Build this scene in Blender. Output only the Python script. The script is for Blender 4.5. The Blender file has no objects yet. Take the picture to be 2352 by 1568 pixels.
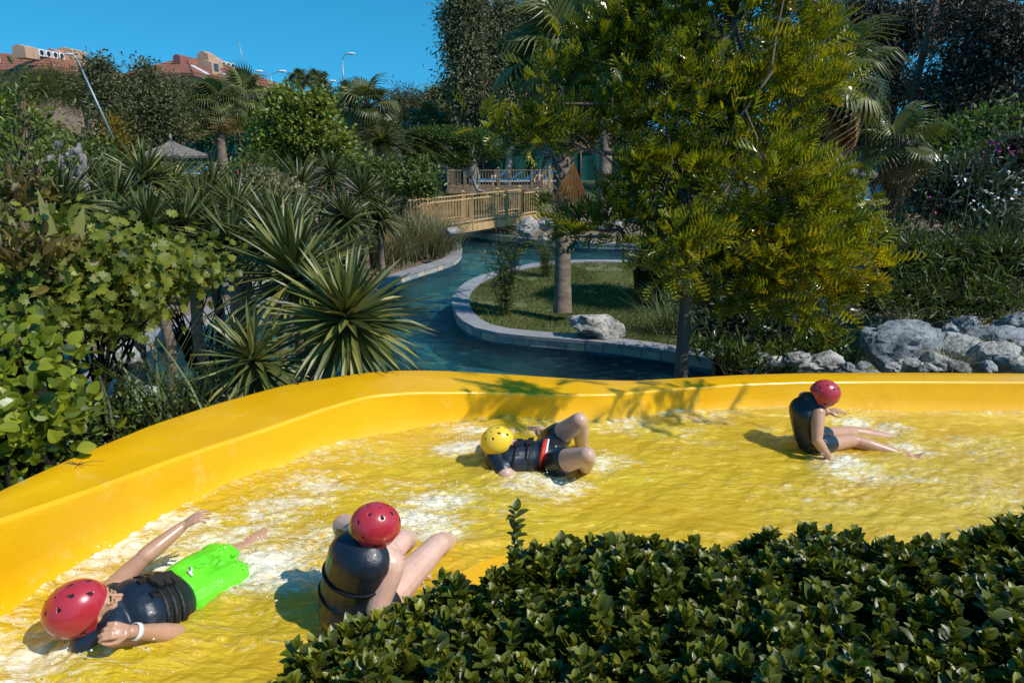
import bpy, math, random
import numpy as np
from mathutils import Vector, Matrix
random.seed(7); RNG = np.random.default_rng(11)
S = bpy.context.scene
# ------------------------------------------------------------------ camera
FPX = 1560.0; PITCH = math.radians(16.2); CAMZ = 3.3
cd = bpy.data.cameras.new('camera'); cam = bpy.data.objects.new('camera', cd); S.collection.objects.link(cam)
cam.location = (0, 0, CAMZ); cam.rotation_euler = (math.radians(90) - PITCH, 0, 0)
cd.sensor_width = 36; cd.lens = 36 * FPX / 2352; cd.clip_end = 2000; cd.clip_start = 0.05
S.camera = cam
# ------------------------------------------------------------------ sky and sun
SUND = Vector((0.62, -0.30, 0.74)).normalized()
SUN_EL = math.asin(SUND.z); SUN_AZ = math.atan2(SUND.x, SUND.y)
w = bpy.data.worlds.new('World'); S.world = w; w.use_nodes = True
nt = w.node_tree; nt.nodes.clear()
sky = nt.nodes.new('ShaderNodeTexSky'); sky.sky_type = 'NISHITA'; sky.sun_disc = False
sky.sun_elevation = SUN_EL; sky.sun_rotation = SUN_AZ; sky.altitude = 400; sky.air_density = 1.0; sky.dust_density = 0.2; sky.ozone_density = 2.5
hs = nt.nodes.new('ShaderNodeHueSaturation'); hs.inputs['Hue'].default_value = 0.472; hs.inputs['Saturation'].default_value = 1.35; hs.inputs['Value'].default_value = 1.25
bg = nt.nodes.new('ShaderNodeBackground'); bg.inputs['Strength'].default_value = 0.12
wo = nt.nodes.new('ShaderNodeOutputWorld')
tcw = nt.nodes.new('ShaderNodeTexCoord'); mpw = nt.nodes.new('ShaderNodeMapping'); mpw.vector_type = 'POINT'; mpw.inputs['Scale'].default_value = (1, 1, .80); mpw.inputs['Location'].default_value = (0, 0, .20)
nt.links.new(tcw.outputs['Generated'], mpw.inputs[0]); nt.links.new(mpw.outputs[0], sky.inputs[0])
nt.links.new(sky.outputs[0], hs.inputs['Color']); tn_ = nt.nodes.new('ShaderNodeMix'); tn_.data_type = 'RGBA'; tn_.blend_type = 'MULTIPLY'; tn_.inputs[0].default_value = 1.0; tn_.inputs[7].default_value = (.56, 1.0, 1.14, 1); nt.links.new(hs.outputs[0], tn_.inputs[6]); nt.links.new(tn_.outputs[2], bg.inputs[0]); nt.links.new(bg.outputs[0], wo.inputs[0])
sd = bpy.data.lights.new('sun', 'SUN'); sd.energy = 4.6; sd.angle = math.radians(0.5); sd.color = (1.0, 0.955, 0.88)
sun = bpy.data.objects.new('sun', sd); S.collection.objects.link(sun); sun.rotation_euler = SUND.to_track_quat('Z', 'Y').to_euler()
S.view_settings.view_transform = 'Standard'; S.view_settings.look = 'None'; S.view_settings.exposure = 0.0; S.view_settings.gamma = 1.0
# ------------------------------------------------------------------ pixel helpers: a point of the place seen at photo pixel (2352 wide)
FW = np.array([0, math.cos(PITCH), -math.sin(PITCH)]); UP = np.array([0, math.sin(PITCH), math.cos(PITCH)]); RT = np.array([1., 0, 0]); C0 = np.array([0, 0, CAMZ])
def ray(px, py): return FW + (px - 1176) / FPX * RT - (py - 784) / FPX * UP
def PD(px, py, d): return C0 + d * ray(px, py)
def PZ(px, py, z):
    r = ray(px, py); return C0 + r * ((z - CAMZ) / r[2])
def nrm(a):
    a = np.asarray(a, float); return a / (np.linalg.norm(a, axis=-1, keepdims=True) + 1e-12)
def sstep(a, b, x):
    t = np.clip((x - a) / (b - a), 0, 1); return t * t * (3 - 2 * t)
# smooth value noise on arrays
_T = np.random.default_rng(3).random((64, 64, 64)) * 2 - 1
def noise3(p, f=1.0):
    p = np.asarray(p, float) * f; i = np.floor(p).astype(int); t = p - i; t = t * t * (3 - 2 * t); r = 0
    for a in (0, 1):
        for b in (0, 1):
            for c in (0, 1):
                wt = (t[..., 0] if a else 1 - t[..., 0]) * (t[..., 1] if b else 1 - t[..., 1]) * (t[..., 2] if c else 1 - t[..., 2])
                r = r + wt * _T[(i[..., 0] + a) & 63, (i[..., 1] + b) & 63, (i[..., 2] + c) & 63]
    return r
def fbm(p, f, o=4, g=0.5):
    r = 0; a = 1.0
    for k in range(o): r = r + a * noise3(np.asarray(p) + 7.3 * k, f); f *= 2.03; a *= g
    return r
# ------------------------------------------------------------------ mesh collector
def perp(d):
    d = nrm(d); a = np.array([0, 0, 1.]) if abs(d[2]) < 0.9 else np.array([1., 0, 0])
    x = nrm(np.cross(a, d)); return x, np.cross(d, x)
def sphere_grid(nu, nv):
    v = [(0, 0, 1)]
    for j in range(1, nv):
        th = math.pi * j / nv
        for i in range(nu): ph = 2 * math.pi * i / nu; v.append((math.sin(th) * math.cos(ph), math.sin(th) * math.sin(ph), math.cos(th)))
    v.append((0, 0, -1)); tri = []; quad = []
    for i in range(nu): tri.append((0, 1 + i, 1 + (i + 1) % nu)); tri.append((len(v) - 1, 1 + (nv - 2) * nu + (i + 1) % nu, 1 + (nv - 2) * nu + i))
    for j in range(nv - 2):
        for i in range(nu):
            a = 1 + j * nu; quad.append((a + i, a + nu + i, a + nu + (i + 1) % nu, a + (i + 1) % nu))
    return np.array(v, float), np.array(tri), np.array(quad)
SPH = {}
class G:
    def __init__(s): s.V = []; s.F = []; s.A = []; s.n = 0
    def add(s, v, f, m=0, a=0.0):
        v = np.asarray(v, float).reshape(-1, 3); fs = f if isinstance(f, list) and len(f) and isinstance(f[0], np.ndarray) and f[0].ndim == 2 else [np.asarray(f)]
        s.V.append(v); s.A.append(np.broadcast_to(np.asarray(a, float), (len(v),)).copy())
        for x in fs:
            if len(x): s.F.append((x + s.n, m))
        s.n += len(v); return s
    def box(s, c, h, rot=None, m=0, a=0.0):
        q = np.array([[x, y, z] for x in (-1, 1) for y in (-1, 1) for z in (-1, 1)], float) * np.asarray(h)
        if rot is not None: q = q @ np.asarray(rot).T
        return s.add(q + np.asarray(c), np.array([[0, 1, 3, 2], [4, 6, 7, 5], [0, 4, 5, 1], [2, 3, 7, 6], [0, 2, 6, 4], [1, 5, 7, 3]]), m, a)
    def beam(s, p, q, w, h, m=0, a=0.0, up=(0, 0, 1)):
        p = np.asarray(p, float); q = np.asarray(q, float); d = nrm(q - p); x = nrm(np.cross(d, up)); z = np.cross(x, d)
        return s.box((p + q) / 2, (np.linalg.norm(q - p) / 2, w / 2, h / 2), np.stack([d, x, z], 1), m, a)
    def tube(s, pts, rad, n=8, m=0, a=0.0, caps=True, flat=1.0):
        pts = np.asarray(pts, float); k = len(pts); rad = np.broadcast_to(np.asarray(rad, float), (k,)); t = np.gradient(pts, axis=0); x, y = perp(t[0]); V = []
        for i in range(k):
            d = nrm(t[i]); x = nrm(x - d * np.dot(x, d)); y = np.cross(d, x)
            for j in range(n): an = 2 * math.pi * j / n; V.append(pts[i] + rad[i] * (x * math.cos(an) + y * math.sin(an) * flat))
        Q = [(i * n + j, i * n + (j + 1) % n, (i + 1) * n + (j + 1) % n, (i + 1) * n + j) for i in range(k - 1) for j in range(n)]
        f = [np.array(Q)]
        if caps:
            V.append(pts[0]); V.append(pts[-1]); c0 = k * n
            f.append(np.array([(c0, (j + 1) % n, j) for j in range(n)] + [(c0 + 1, (k - 1) * n + j, (k - 1) * n + (j + 1) % n) for j in range(n)]))
        return s.add(np.array(V), f, m, a)
    def ell(s, c, r, rot=None, nu=16, nv=10, m=0, a=0.0):
        if (nu, nv) not in SPH: SPH[(nu, nv)] = sphere_grid(nu, nv)
        v, t, q = SPH[(nu, nv)]; v = v * np.asarray(r, float)
        if rot is not None: v = v @ np.asarray(rot).T
        return s.add(v + np.asarray(c), [t, q], m, a)
    def cap(s, p, rp, q, rq, n=14):
        p = np.asarray(p, float); q = np.asarray(q, float); L = np.linalg.norm(q - p) + 1e-9; d = (q - p) / L
        P = []; R = []
        for k in range(5): an = math.pi / 2 * k / 4; P.append(p - d * rp * math.cos(an)); R.append(max(rp * math.sin(an), 1e-4))
        for k in range(5): an = math.pi / 2 * k / 4; P.append(q + d * rq * math.sin(an)); R.append(max(rq * math.cos(an), 1e-4))
        x, y = perp(d); V = []
        for c, r in zip(P, R):
            for j in range(n): an = 2 * math.pi * j / n; V.append(c + r * (x * math.cos(an) + y * math.sin(an)))
        k = len(P); Q = np.array([(i * n + j, i * n + (j + 1) % n, (i + 1) * n + (j + 1) % n, (i + 1) * n + j) for i in range(k - 1) for j in range(n)])
        V.append(P[0]); V.append(P[-1]); c0 = k * n
        T = np.array([(c0, (j + 1) % n, j) for j in range(n)] + [(c0 + 1, (k - 1) * n + j, (k - 1) * n + (j + 1) % n) for j in range(n)])
        return s.add(np.array(V), [Q, T])
    def grid(s, P, m=0, a=0.0, flip=False):
        P = np.asarray(P, float); r, c = P.shape[:2]; i = np.arange(r - 1)[:, None] * c + np.arange(c - 1)[None, :]
        f = np.stack([i, i + 1, i + c + 1, i + c], -1).reshape(-1, 4)
        if flip: f = f[:, ::-1]
        return s.add(P.reshape(-1, 3), f, m, a)
    def mesh(s, name, mats, origin=(0, 0, 0), smooth=False):
        me = bpy.data.meshes.new(name); V = np.concatenate(s.V) - np.asarray(origin, float)
        me.vertices.add(len(V)); me.vertices.foreach_set('co', V.astype(np.float32).ravel())
        loops = np.concatenate([f.ravel() for f, m in s.F]); tot = np.concatenate([np.full(len(f), f.shape[1]) for f, m in s.F])
        mi = np.concatenate([(np.full(len(f), m) if np.isscalar(m) else np.asarray(m)) for f, m in s.F])
        me.loops.add(len(loops)); me.loops.foreach_set('vertex_index', loops.astype(np.int32))
        me.polygons.add(len(tot)); me.polygons.foreach_set('loop_start', (np.cumsum(tot) - tot).astype(np.int32))
        me.polygons.foreach_set('material_index', mi.astype(np.int32))
        me.polygons.foreach_set('use_smooth', np.full(len(tot), bool(smooth)))
        at = me.attributes.new('v', 'FLOAT', 'POINT'); at.data.foreach_set('value', np.concatenate(s.A).astype(np.float32))
        for m in (mats if isinstance(mats, (list, tuple)) else [mats]): me.materials.append(m)
        me.update(calc_edges=True); return me
    def build(s, name, mats, parent=None, smooth=False):
        o0 = wloc(parent) if parent is not None else np.zeros(3)
        o = bpy.data.objects.new(name, s.mesh(name, mats, o0, smooth)); S.collection.objects.link(o)
        if parent is not None: o.parent = parent
        return o
def wloc(o):
    p = np.zeros(3)
    while o is not None: p = p + np.array(o.location); o = o.parent
    return p
def tag(o, label=None, cat=None, group=None, kind=None):
    if label: o['label'] = label
    if cat: o['category'] = cat
    if group: o['group'] = group
    if kind: o['kind'] = kind
    return o
def empty(name, loc, label, cat, group=None):
    o = bpy.data.objects.new(name, None); S.collection.objects.link(o); o.location = tuple(loc); o.empty_display_size = 0.1
    return tag(o, label, cat, group)
# ------------------------------------------------------------------ materials
def newmat(name):
    m = bpy.data.materials.new(name); m.use_nodes = True; n = m.node_tree; n.nodes.clear()
    out = n.nodes.new('ShaderNodeOutputMaterial'); return m, n, out
def N(n, t, **k):
    x = n.nodes.new('ShaderNode' + t)
    for a, b in k.items():
        if a in x.inputs: x.inputs[a].default_value = b
        else: setattr(x, a, b)
    return x
def ramp(n, fac, stops):
    r = n.nodes.new('ShaderNodeValToRGB'); e = r.color_ramp.elements
    while len(e) < len(stops): e.new(0.5)
    for i, (p, c) in enumerate(stops): e[i].position = p; e[i].color = (*c, 1) if len(c) == 3 else c
    n.links.new(fac, r.inputs[0]); return r.outputs[0]
def objcoord(n): return N(n, 'TexCoord').outputs['Object']
def texnoise(n, scale, detail=4, rough=0.55, co=None, stretch=None):
    t = N(n, 'TexNoise'); t.inputs['Scale'].default_value = scale; t.inputs['Detail'].default_value = detail; t.inputs['Roughness'].default_value = rough
    c = co or N(n, 'NewGeometry').outputs['Position']
    if stretch: mp = N(n, 'Mapping'); mp.inputs['Scale'].default_value = stretch; n.links.new(c, mp.inputs[0]); c = mp.outputs[0]
    n.links.new(c, t.inputs['Vector']); return t.outputs[0]
def attr(n): a = N(n, 'Attribute'); a.attribute_name = 'v'; return a.outputs['Fac']
def bump(n, h, strength=0.3, dist=0.02, normal=None):
    b = N(n, 'Bump'); b.inputs['Strength'].default_value = strength; b.inputs['Distance'].default_value = dist; n.links.new(h, b.inputs['Height'])
    if normal: n.links.new(normal, b.inputs['Normal'])
    return b.outputs[0]
def mix(n, f, a, b, typ='MIX'):
    x = N(n, 'Mix'); x.data_type = 'RGBA'; x.blend_type = typ
    for sock, val in ((x.inputs[0], f), (x.inputs[6], a), (x.inputs[7], b)):
        if hasattr(val, 'is_linked'): n.links.new(val, sock)
        elif isinstance(val, (int, float)): sock.default_value = val
        else: sock.default_value = (*val, 1)
    return x.outputs[2]
def mathn(n, op, a, b=0.0, c=0.0, clamp=False):
    x = N(n, 'Math'); x.operation = op; x.use_clamp = clamp
    for i, val in enumerate((a, b, c)):
        if hasattr(val, 'is_linked'): n.links.new(val, x.inputs[i])
        else: x.inputs[i].default_value = val
    return x.outputs[0]
def simple(name, col, rough=0.6, spec=0.4, var=0.25, nscale=8, bstr=0.2, bscale=40, metal=0.0, coat=0.0, stretch=None):
    m, n, out = newmat(name); p = N(n, 'BsdfPrincipled'); c = np.array(col)
    tn = texnoise(n, nscale, 5, stretch=stretch)
    col2 = ramp(n, tn, [(0.3, tuple(c * (1 - var))), (0.7, tuple(np.minimum(c * (1 + var), 0.95)))])
    n.links.new(col2, p.inputs['Base Color']); p.inputs['Roughness'].default_value = rough; p.inputs['Specular IOR Level'].default_value = spec
    p.inputs['Metallic'].default_value = metal; p.inputs['Coat Weight'].default_value = coat
    if bstr: n.links.new(bump(n, texnoise(n, bscale, 4, stretch=stretch), bstr, 0.01), p.inputs['Normal'])
    n.links.new(p.outputs[0], out.inputs[0]); return m
def leafmat(name, stops, rough=0.45, transl=0.35, spec=0.4, tcol=1.35, patch=0.0):
    m, n, out = newmat(name); p = N(n, 'BsdfPrincipled'); v = attr(n)
    if patch: v = mathn(n, 'ADD', v, mathn(n, 'MULTIPLY', mathn(n, 'SUBTRACT', texnoise(n, 1.2, 3), 0.5), patch), clamp=True)
    c = ramp(n, v, stops); n.links.new(c, p.inputs['Base Color']); p.inputs['Roughness'].default_value = rough; p.inputs['Specular IOR Level'].default_value = spec
    t = N(n, 'BsdfTranslucent'); n.links.new(mix(n, 1.0, c, (tcol * 1.1, tcol * 1.05, tcol * 0.5), 'MULTIPLY'), t.inputs[0])
    x = N(n, 'MixShader'); x.inputs[0].default_value = transl; n.links.new(p.outputs[0], x.inputs[1]); n.links.new(t.outputs[0], x.inputs[2]); n.links.new(x.outputs[0], out.inputs[0]); return m
# ------------------------------------------------------------------ instanced leaf shapes baked into one mesh
def template(kind):
    # local axes: x across, y along the leaf, z out of the leaf
    if kind == 'diamond': return np.array([(0, 0, 0), (-.5, .45, .08), (0, 1, 0), (.5, .45, .08)]), [np.array([(0, 2, 1), (0, 3, 2)])]
    if kind == 'ovate':
        ys = [0, .14, .38, .65, .87, 1.0]; ws = [.05, .33, .5, .46, .25, .02]; V = []
        for y, w_ in zip(ys, ws):
            z = -.22 * y * y
            V += [(-w_, y, z + w_ * .30), (0, y, z), (w_, y, z + w_ * .30)]
        Q = []
        for i in range(5): a = 3 * i; Q += [(a, a + 1, a + 4, a + 3), (a + 1, a + 2, a + 5, a + 4)]
        return np.array(V, float), [np.array(Q)]
    if kind in ('blade', 'grass', 'yucca'):
        k = {'blade': 3, 'grass': 5, 'yucca': 4}[kind]; V = []
        for i in range(k + 1):
            y = i / k; w_ = {'blade': math.sin(math.pi * min(y * .8 + .2, 1)) * .5 + .03, 'grass': .5 * (1 - y) ** .6 + .02, 'yucca': .5 * min(1, .55 + y * 1.6) * (1 - y ** 3) + .01}[kind]
            z = {'blade': .18 * y * y, 'grass': -.55 * y * y, 'yucca': -.05 * y * y}[kind]
            V += [(-w_, y, z), (0, y, z), (w_, y, z)]
        V = np.array(V, float); V[0::3, 2] += 0.0
        Q = []
        for i in range(k): a = 3 * i; Q += [(a, a + 1, a + 4, a + 3), (a + 1, a + 2, a + 5, a + 4)]
        return V, [np.array(Q)]
    if kind == 'vine':
        pr = [(0, 0), (.16, .12), (.42, .02), (.40, .2), (.62, .38), (.42, .42), (.5, .66), (.27, .62), (.2, .82), (.05, .78), (0, 1)]
        pts = pr + [(-x, y) for x, y in pr[-2:0:-1]]
        V = [(0, .4, .0)] + [(x, y, .22 * abs(x) - .12 * y * y) for x, y in pts]; k = len(pts)
        return np.array(V, float), [np.array([(0, 1 + i, 1 + (i + 1) % k) for i in range(k)])]
def merge_template(parts):
    V = []; F = {}; n = 0
    for v, fs in parts:
        V.append(v)
        for f in fs: F.setdefault(f.shape[1], []).append(f + n)
        n += len(v)
    return np.concatenate(V), [np.concatenate(x) for x in F.values()]
def xf(t, o, d, nn, L, W, Z=None):
    v, f = t; d = nrm(d); x = nrm(np.cross(d, nn)); z = np.cross(x, d)
    return v[:, :1] * W * x + v[:, 1:2] * L * d + v[:, 2:3] * (Z if Z is not None else L) * z + np.asarray(o), f
def inst(g, t, O, D, NN, L, W=None, m=0, a=0.0, curl=1.0):
    v, fs = t; O = np.asarray(O, float); K = len(O)
    if K == 0: return
    D = nrm(D); X = np.cross(D, NN); X = nrm(X); Z = np.cross(X, D)
    L = np.broadcast_to(L, (K,)); W = L if W is None else np.broadcast_to(W, (K,))
    V = v[None, :, 0, None] * (W[:, None, None] * X[:, None, :]) + v[None, :, 1, None] * (L[:, None, None] * D[:, None, :]) + v[None, :, 2, None] * (curl * L[:, None, None] * Z[:, None, :]) + O[:, None, :]
    nv = len(v); off = (np.arange(K) * nv)[:, None, None]
    g.add(V.reshape(-1, 3), [(f[None] + off).reshape(-1, f.shape[1]) for f in fs], m, np.repeat(np.broadcast_to(np.asarray(a, float), (K,)), nv))
def rdir(n, bias=(0, 0, 0), rng=RNG): return nrm(rng.normal(size=(n, 3)) + np.asarray(bias))
# pinnate frond of narrow curved leaflets
def pinnate(k=8, ll=.42, lw=.075, ang=50, taper=.5):
    V = []; Q = []
    for i in range(3):
        y = i / 2; w_ = (.22, .5, .02)[i]; z = .30 * y * y; V += [(-w_, y, z), (0, y, z + .12), (w_, y, z)]
    for i in range(2): a = 3 * i; Q += [(a, a + 1, a + 4, a + 3), (a + 1, a + 2, a + 5, a + 4)]
    b = (np.array(V, float), [np.array(Q)]); ps = []
    for i in range(k):
        y = .12 + .83 * i / (k - 1); l = ll * (1 - taper * abs(y - .45) / .55)
        for s_ in (-1, 1):
            an = math.radians(ang - 18 * y); ps.append(xf(b, (0, y, -.12 * y * y), (s_ * math.sin(an), math.cos(an), .12), (0, -.2, 1), l, lw))
    ps.append(xf(b, (0, .93, -.1), (0, 1, 0), (0, 0, 1), .3, lw))
    ps.append(xf(template('blade'), (0, 0, 0), (0, 1, -.12), (0, 0, 1), 1.0, .022))
    return merge_template(ps)
def fan(k=26, spread=125, droop=.35, split=.55, rng=random):
    V = []; F3 = []; F4 = []
    for i in range(k):
        an = math.radians(-spread + 2 * spread * (i + .5) / k); an += rng.uniform(-.02, .02); L = 1 - .18 * abs(an) / 2.2 + rng.uniform(-.05, .03); hw = math.radians(spread / k)
        for j, (r, wf) in enumerate(((.03, 1), (split, 1.0), (.8, .42), (1.0, .03))):
            rr = r * L; z = -droop * max(0, r - .5) ** 2 * 3.2 - (rng.uniform(0, .12) if j == 3 else 0)
            h = hw * wf * min(1, .6 / max(r, .6)) * 1.03; b = len(V)
            V += [(rr * math.sin(an - h), rr * math.cos(an - h), z), (rr * math.sin(an), rr * math.cos(an), z + .018 * rr), (rr * math.sin(an + h), rr * math.cos(an + h), z)]
            if j: F4 += [(b - 3, b - 2, b + 1, b), (b - 2, b - 1, b + 2, b + 1)]
    return np.array(V, float), [np.array(F4)]
# ------------------------------------------------------------------ generic tree
def blobpts(blobs, n, clumps, csize, shell=0.55, rng=RNG, flat=1.0):
    """points and outward directions in clumps spread over ellipsoids (centre, radii)"""
    vol = np.array([b[1][0] * b[1][2] + b[1][0] * b[1][1] for b in blobs]) ; wt = vol / vol.sum(); P = []; Dn = []; CC = []
    for (c, r), q in zip(blobs, wt):
        k = max(3, int(clumps * q)); u = rdir(k, rng=rng); rad = shell + (1 - shell) * rng.random(k) ** .6
        cc = np.asarray(c) + u * rad[:, None] * np.maximum(np.asarray(r) - 1.15 * csize, .4 * np.asarray(r)); CC.append(cc)
        per = max(1, int(n * q / k)); gz = rng.normal(size=(k, per, 3)) * np.array([1, 1, .75 * flat]) * csize * (.6 + .8 * rng.random((k, 1, 1)))
        P.append((cc[:, None] + gz).reshape(-1, 3)); Dn.append((u[:, None] + gz / csize * .7).reshape(-1, 3))
    return np.concatenate(P), nrm(np.concatenate(Dn)), np.concatenate(CC)
def ground_h(x, y):
    x = np.asarray(x, float); y = np.asarray(y, float)
    h = 0.07 * np.clip(y - 27, 0, 60) + 1.5 * sstep(5, 16, -x) * sstep(16, 32, y)
    h = h + .55 * sstep(3.6, 7, x) * sstep(6.5, 9, y) * (1 - sstep(14, 22, y)) + 0.9 * sstep(8, 16, x) * sstep(9, 16, y)
    return h
def pxblob(px, py, d, rx, ry, rd=None):
    c = PD(px, py, d); s_ = d / FPX; return (c, (rx * s_, rd if rd else (rx + ry) / 2 * s_, ry * s_))
def limb(g, p, q, r0, r1, wob=.12, n=6, k=6, sag=0):
    p = np.asarray(p, float); q = np.asarray(q, float); t = np.linspace(0, 1, n)[:, None]; L = np.linalg.norm(q - p)
    pts = p + (q - p) * t + RNG.normal(size=(n, 3)) * wob * L / n * np.sin(math.pi * t) + np.array([0, 0, sag * L]) * np.sin(math.pi * t)
    g.tube(pts, np.linspace(r0, r1, n), k, caps=False); return pts
def tree(name, label, cat, base, blobs, n, leaf, L, mat, bark, r0=.1, clumps=60, csize=.3, asp=.4, group=None, droop=0.0, shell=.5, up=.3, vb=(.5, .28), nl=10, flat=1.0, curl=1.0, seed=None):
    rng = np.random.default_rng(seed if seed is not None else abs(hash(label)) % 9999) if seed is not None else np.random.default_rng(len(label) * 131 + int(abs(blobs[0][0][0]) * 100) % 997)
    base = np.asarray(base, float); root = empty(name, base, label, cat, group)
    g = G(); P, Dn, CC = blobpts(blobs, n, clumps, csize, shell, rng, flat); K = len(P)
    d = Dn * .8 + rng.normal(size=(K, 3)) * .75 + np.array([0, 0, up - droop * 2.2]); nn = nrm(rng.normal(size=(K, 3)) * .8 + np.array([0, 0, .9]) + Dn * .5)
    a = np.clip(vb[0] + vb[1] * rng.normal(size=K), 0, 1); l = L * (.65 + .7 * rng.random(K))
    inst(g, template(leaf) if isinstance(leaf, str) else leaf, P, d, nn, l, l * asp, a=a, curl=curl); g.build('crown', mat, root)
    t = G(); cm = np.mean([b[0] for b in blobs], 0); top = cm.copy(); top[2] = cm[2] + .2 * (max(b[0][2] for b in blobs) - base[2]) * 0
    tr = limb(t, base - [0, 0, .2], top, r0, r0 * .45, .18, 8, 10)
    for k in range(min(nl, len(CC))):
        c = CC[rng.integers(len(CC))]; s0 = tr[rng.integers(3, 8)]
        limb(t, s0, c, r0 * .35, r0 * .06, .25, 6, 5)
    t.build('trunk', bark, root, True); return root
# ================================================================== MATERIALS
def foliage(name, dark, mid, light, **k):
    return leafmat(name, [(0.0, dark), (0.5, mid), (1.0, light)], **k)
M = {}
M['bark'] = simple('bark', (.13, .095, .07), .85, .2, .4, 6, .6, 25, stretch=(1, 1, .3))
M['palebark'] = simple('pale_bark', (.30, .25, .20), .8, .2, .4, 4, .5, 20, stretch=(1, 1, .3))
M['palmbark'] = simple('palm_bark', (.19, .145, .11), .85, .2, .4, 5, .9, 14, stretch=(.6, .6, 2.6))
M['wood'] = simple('pine_wood', (.50, .33, .16), .6, .3, .2, 6, .2, 30, stretch=(1, 1, .2))
M['greywood'] = simple('weathered_wood', (.24, .175, .11), .7, .3, .3, 6, .3, 30)
M['thatch'] = simple('thatch', (.17, .15, .135), .95, .1, .5, 9, 1.0, 22, stretch=(1, 1, .25))
M['net'] = simple('green_netting', (.012, .10, .085), .8, .2, .3, 2, .3, 9)
M['blue'] = simple('blue_canvas', (.01, .23, .50), .6, .3, .15, 4, .2, 20)
M['metal'] = simple('galvanised_metal', (.30, .34, .37), .45, .5, .1, 4, .05, 20, metal=.4)
M['lampglass'] = simple('lamp_glass', (.7, .72, .74), .25, .5, .05, 4, 0)
M['darkglass'] = simple('window_glass', (.04, .06, .08), .08, .9, .1, 2, 0)
M['white'] = simple('white_paint', (.75, .74, .70), .5, .4, .06, 4, .1, 20)
M['plaster'] = simple('plaster', (.46, .24, .15), .85, .2, .1, 1.0, .2, 6)
M['plasterlight'] = simple('light_plaster', (.50, .31, .21), .85, .2, .1, 1.0, .2, 6)
M['fascia'] = simple('eave_boards', (.25, .10, .08), .7, .3, .2, 1, .2, 6)
# clay tiles
m, n, out = newmat('clay_tiles'); p = N(n, 'BsdfPrincipled'); wv = N(n, 'TexWave'); wv.bands_direction = 'Z'; wv.inputs['Scale'].default_value = 1.1; wv.inputs['Distortion'].default_value = 1.5; wv.inputs['Detail'].default_value = 3
n.links.new(N(n, 'NewGeometry').outputs['Position'], wv.inputs['Vector'])
c = mix(n, texnoise(n, 1.6, 6, .7), (.12, .042, .028), (.36, .13, .075)); c = mix(n, .35, c, wv.outputs[0], 'OVERLAY'); n.links.new(c, p.inputs['Base Color']); p.inputs['Roughness'].default_value = .9
n.links.new(bump(n, wv.outputs[0], .6, .1), p.inputs['Normal']); n.links.new(p.outputs[0], out.inputs[0]); M['tiles'] = m
# leaves
M['hedge'] = foliage('hedge_leaf', (.030, .045, .004), (.085, .102, .007), (.29, .27, .02), rough=.40, transl=.2, spec=.55)
M['silk'] = foliage('silk_oak_leaf', (.05, .085, .008), (.26, .27, .012), (.50, .40, .012), rough=.25, transl=.42, spec=.8, tcol=1.5)
M['eucal'] = foliage('eucalyptus_leaf', (.045, .050, .020), (.12, .125, .055), (.25, .23, .11), rough=.5, transl=.2)
M['eucshade'] = foliage('shaded_eucalyptus_leaf', (.018, .018, .011), (.042, .037, .022), (.12, .09, .05), rough=.5, transl=.1)  # shadowed, backlit look of the rear trees put into a dark brown leaf colour
M['maple'] = foliage('bright_leaf', (.05, .07, .012), (.16, .195, .028), (.36, .38, .075), rough=.45, transl=.35)
M['pine'] = foliage('pine_needles', (.035, .045, .010), (.085, .10, .018), (.16, .16, .03), rough=.6, transl=.15)
M['olive'] = foliage('grey_green_leaf', (.04, .045, .020), (.11, .115, .045), (.25, .23, .09), rough=.5, transl=.2)
M['yellowgreen'] = foliage('golden_conifer', (.06, .055, .008), (.20, .15, .012), (.38, .26, .02), rough=.6, transl=.25)
M['mimosa'] = foliage('feathery_leaf', (.025, .050, .010), (.065, .115, .018), (.13, .19, .035), rough=.5, transl=.35)
M['bush'] = foliage('bush_leaf', (.022, .040, .007), (.065, .10, .014), (.18, .21, .03), rough=.42, transl=.25)
M['oleander'] = foliage('oleander_leaf', (.022, .030, .014), (.06, .075, .034), (.18, .19, .10), rough=.35, transl=.15, spec=.6)
M['bamboo'] = foliage('bamboo_leaf', (.022, .038, .007), (.070, .098, .016), (.17, .19, .035), rough=.45, transl=.3)
M['vine'] = foliage('vine_leaf', (.04, .058, .008), (.15, .17, .016), (.28, .28, .035), rough=.45, transl=.35)
M['shrub'] = foliage('round_leaf', (.04, .065, .006), (.16, .20, .010), (.32, .34, .022), rough=.32, transl=.35, spec=.55)
M['yucca'] = foliage('yucca_leaf', (.035, .050, .010), (.13, .145, .032), (.33, .29, .08), rough=.42, transl=.12, spec=.5)
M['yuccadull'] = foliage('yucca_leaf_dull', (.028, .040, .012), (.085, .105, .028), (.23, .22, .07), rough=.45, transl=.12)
M['palm'] = foliage('palm_leaf', (.035, .048, .010), (.11, .125, .026), (.28, .26, .09), rough=.4, transl=.25, spec=.5)
M['deadpalm'] = foliage('dry_palm_leaf', (.13, .06, .02), (.36, .17, .05), (.55, .38, .20), rough=.6, transl=.25)
M['drygrass'] = foliage('dry_grass', (.09, .09, .04), (.30, .25, .15), (.55, .45, .32), rough=.7, transl=.2)
M['greengrass'] = foliage('green_grass', (.02, .045, .012), (.07, .11, .03), (.20, .22, .08), rough=.5, transl=.25)
M['lawngrass'] = foliage('lawn_grass', (.05, .075, .014), (.13, .155, .03), (.25, .23, .08), rough=.6, transl=.2)
M['petals'] = simple('white_petals', (.75, .74, .72), .6, .3, .05, 5, 0)
M['pinkpetals'] = simple('pink_petals', (.5, .06, .24), .6, .3, .1, 5, 0)
M['stem'] = simple('stem', (.14, .10, .06), .8, .2, .3, 20, .2, 40)
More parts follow.
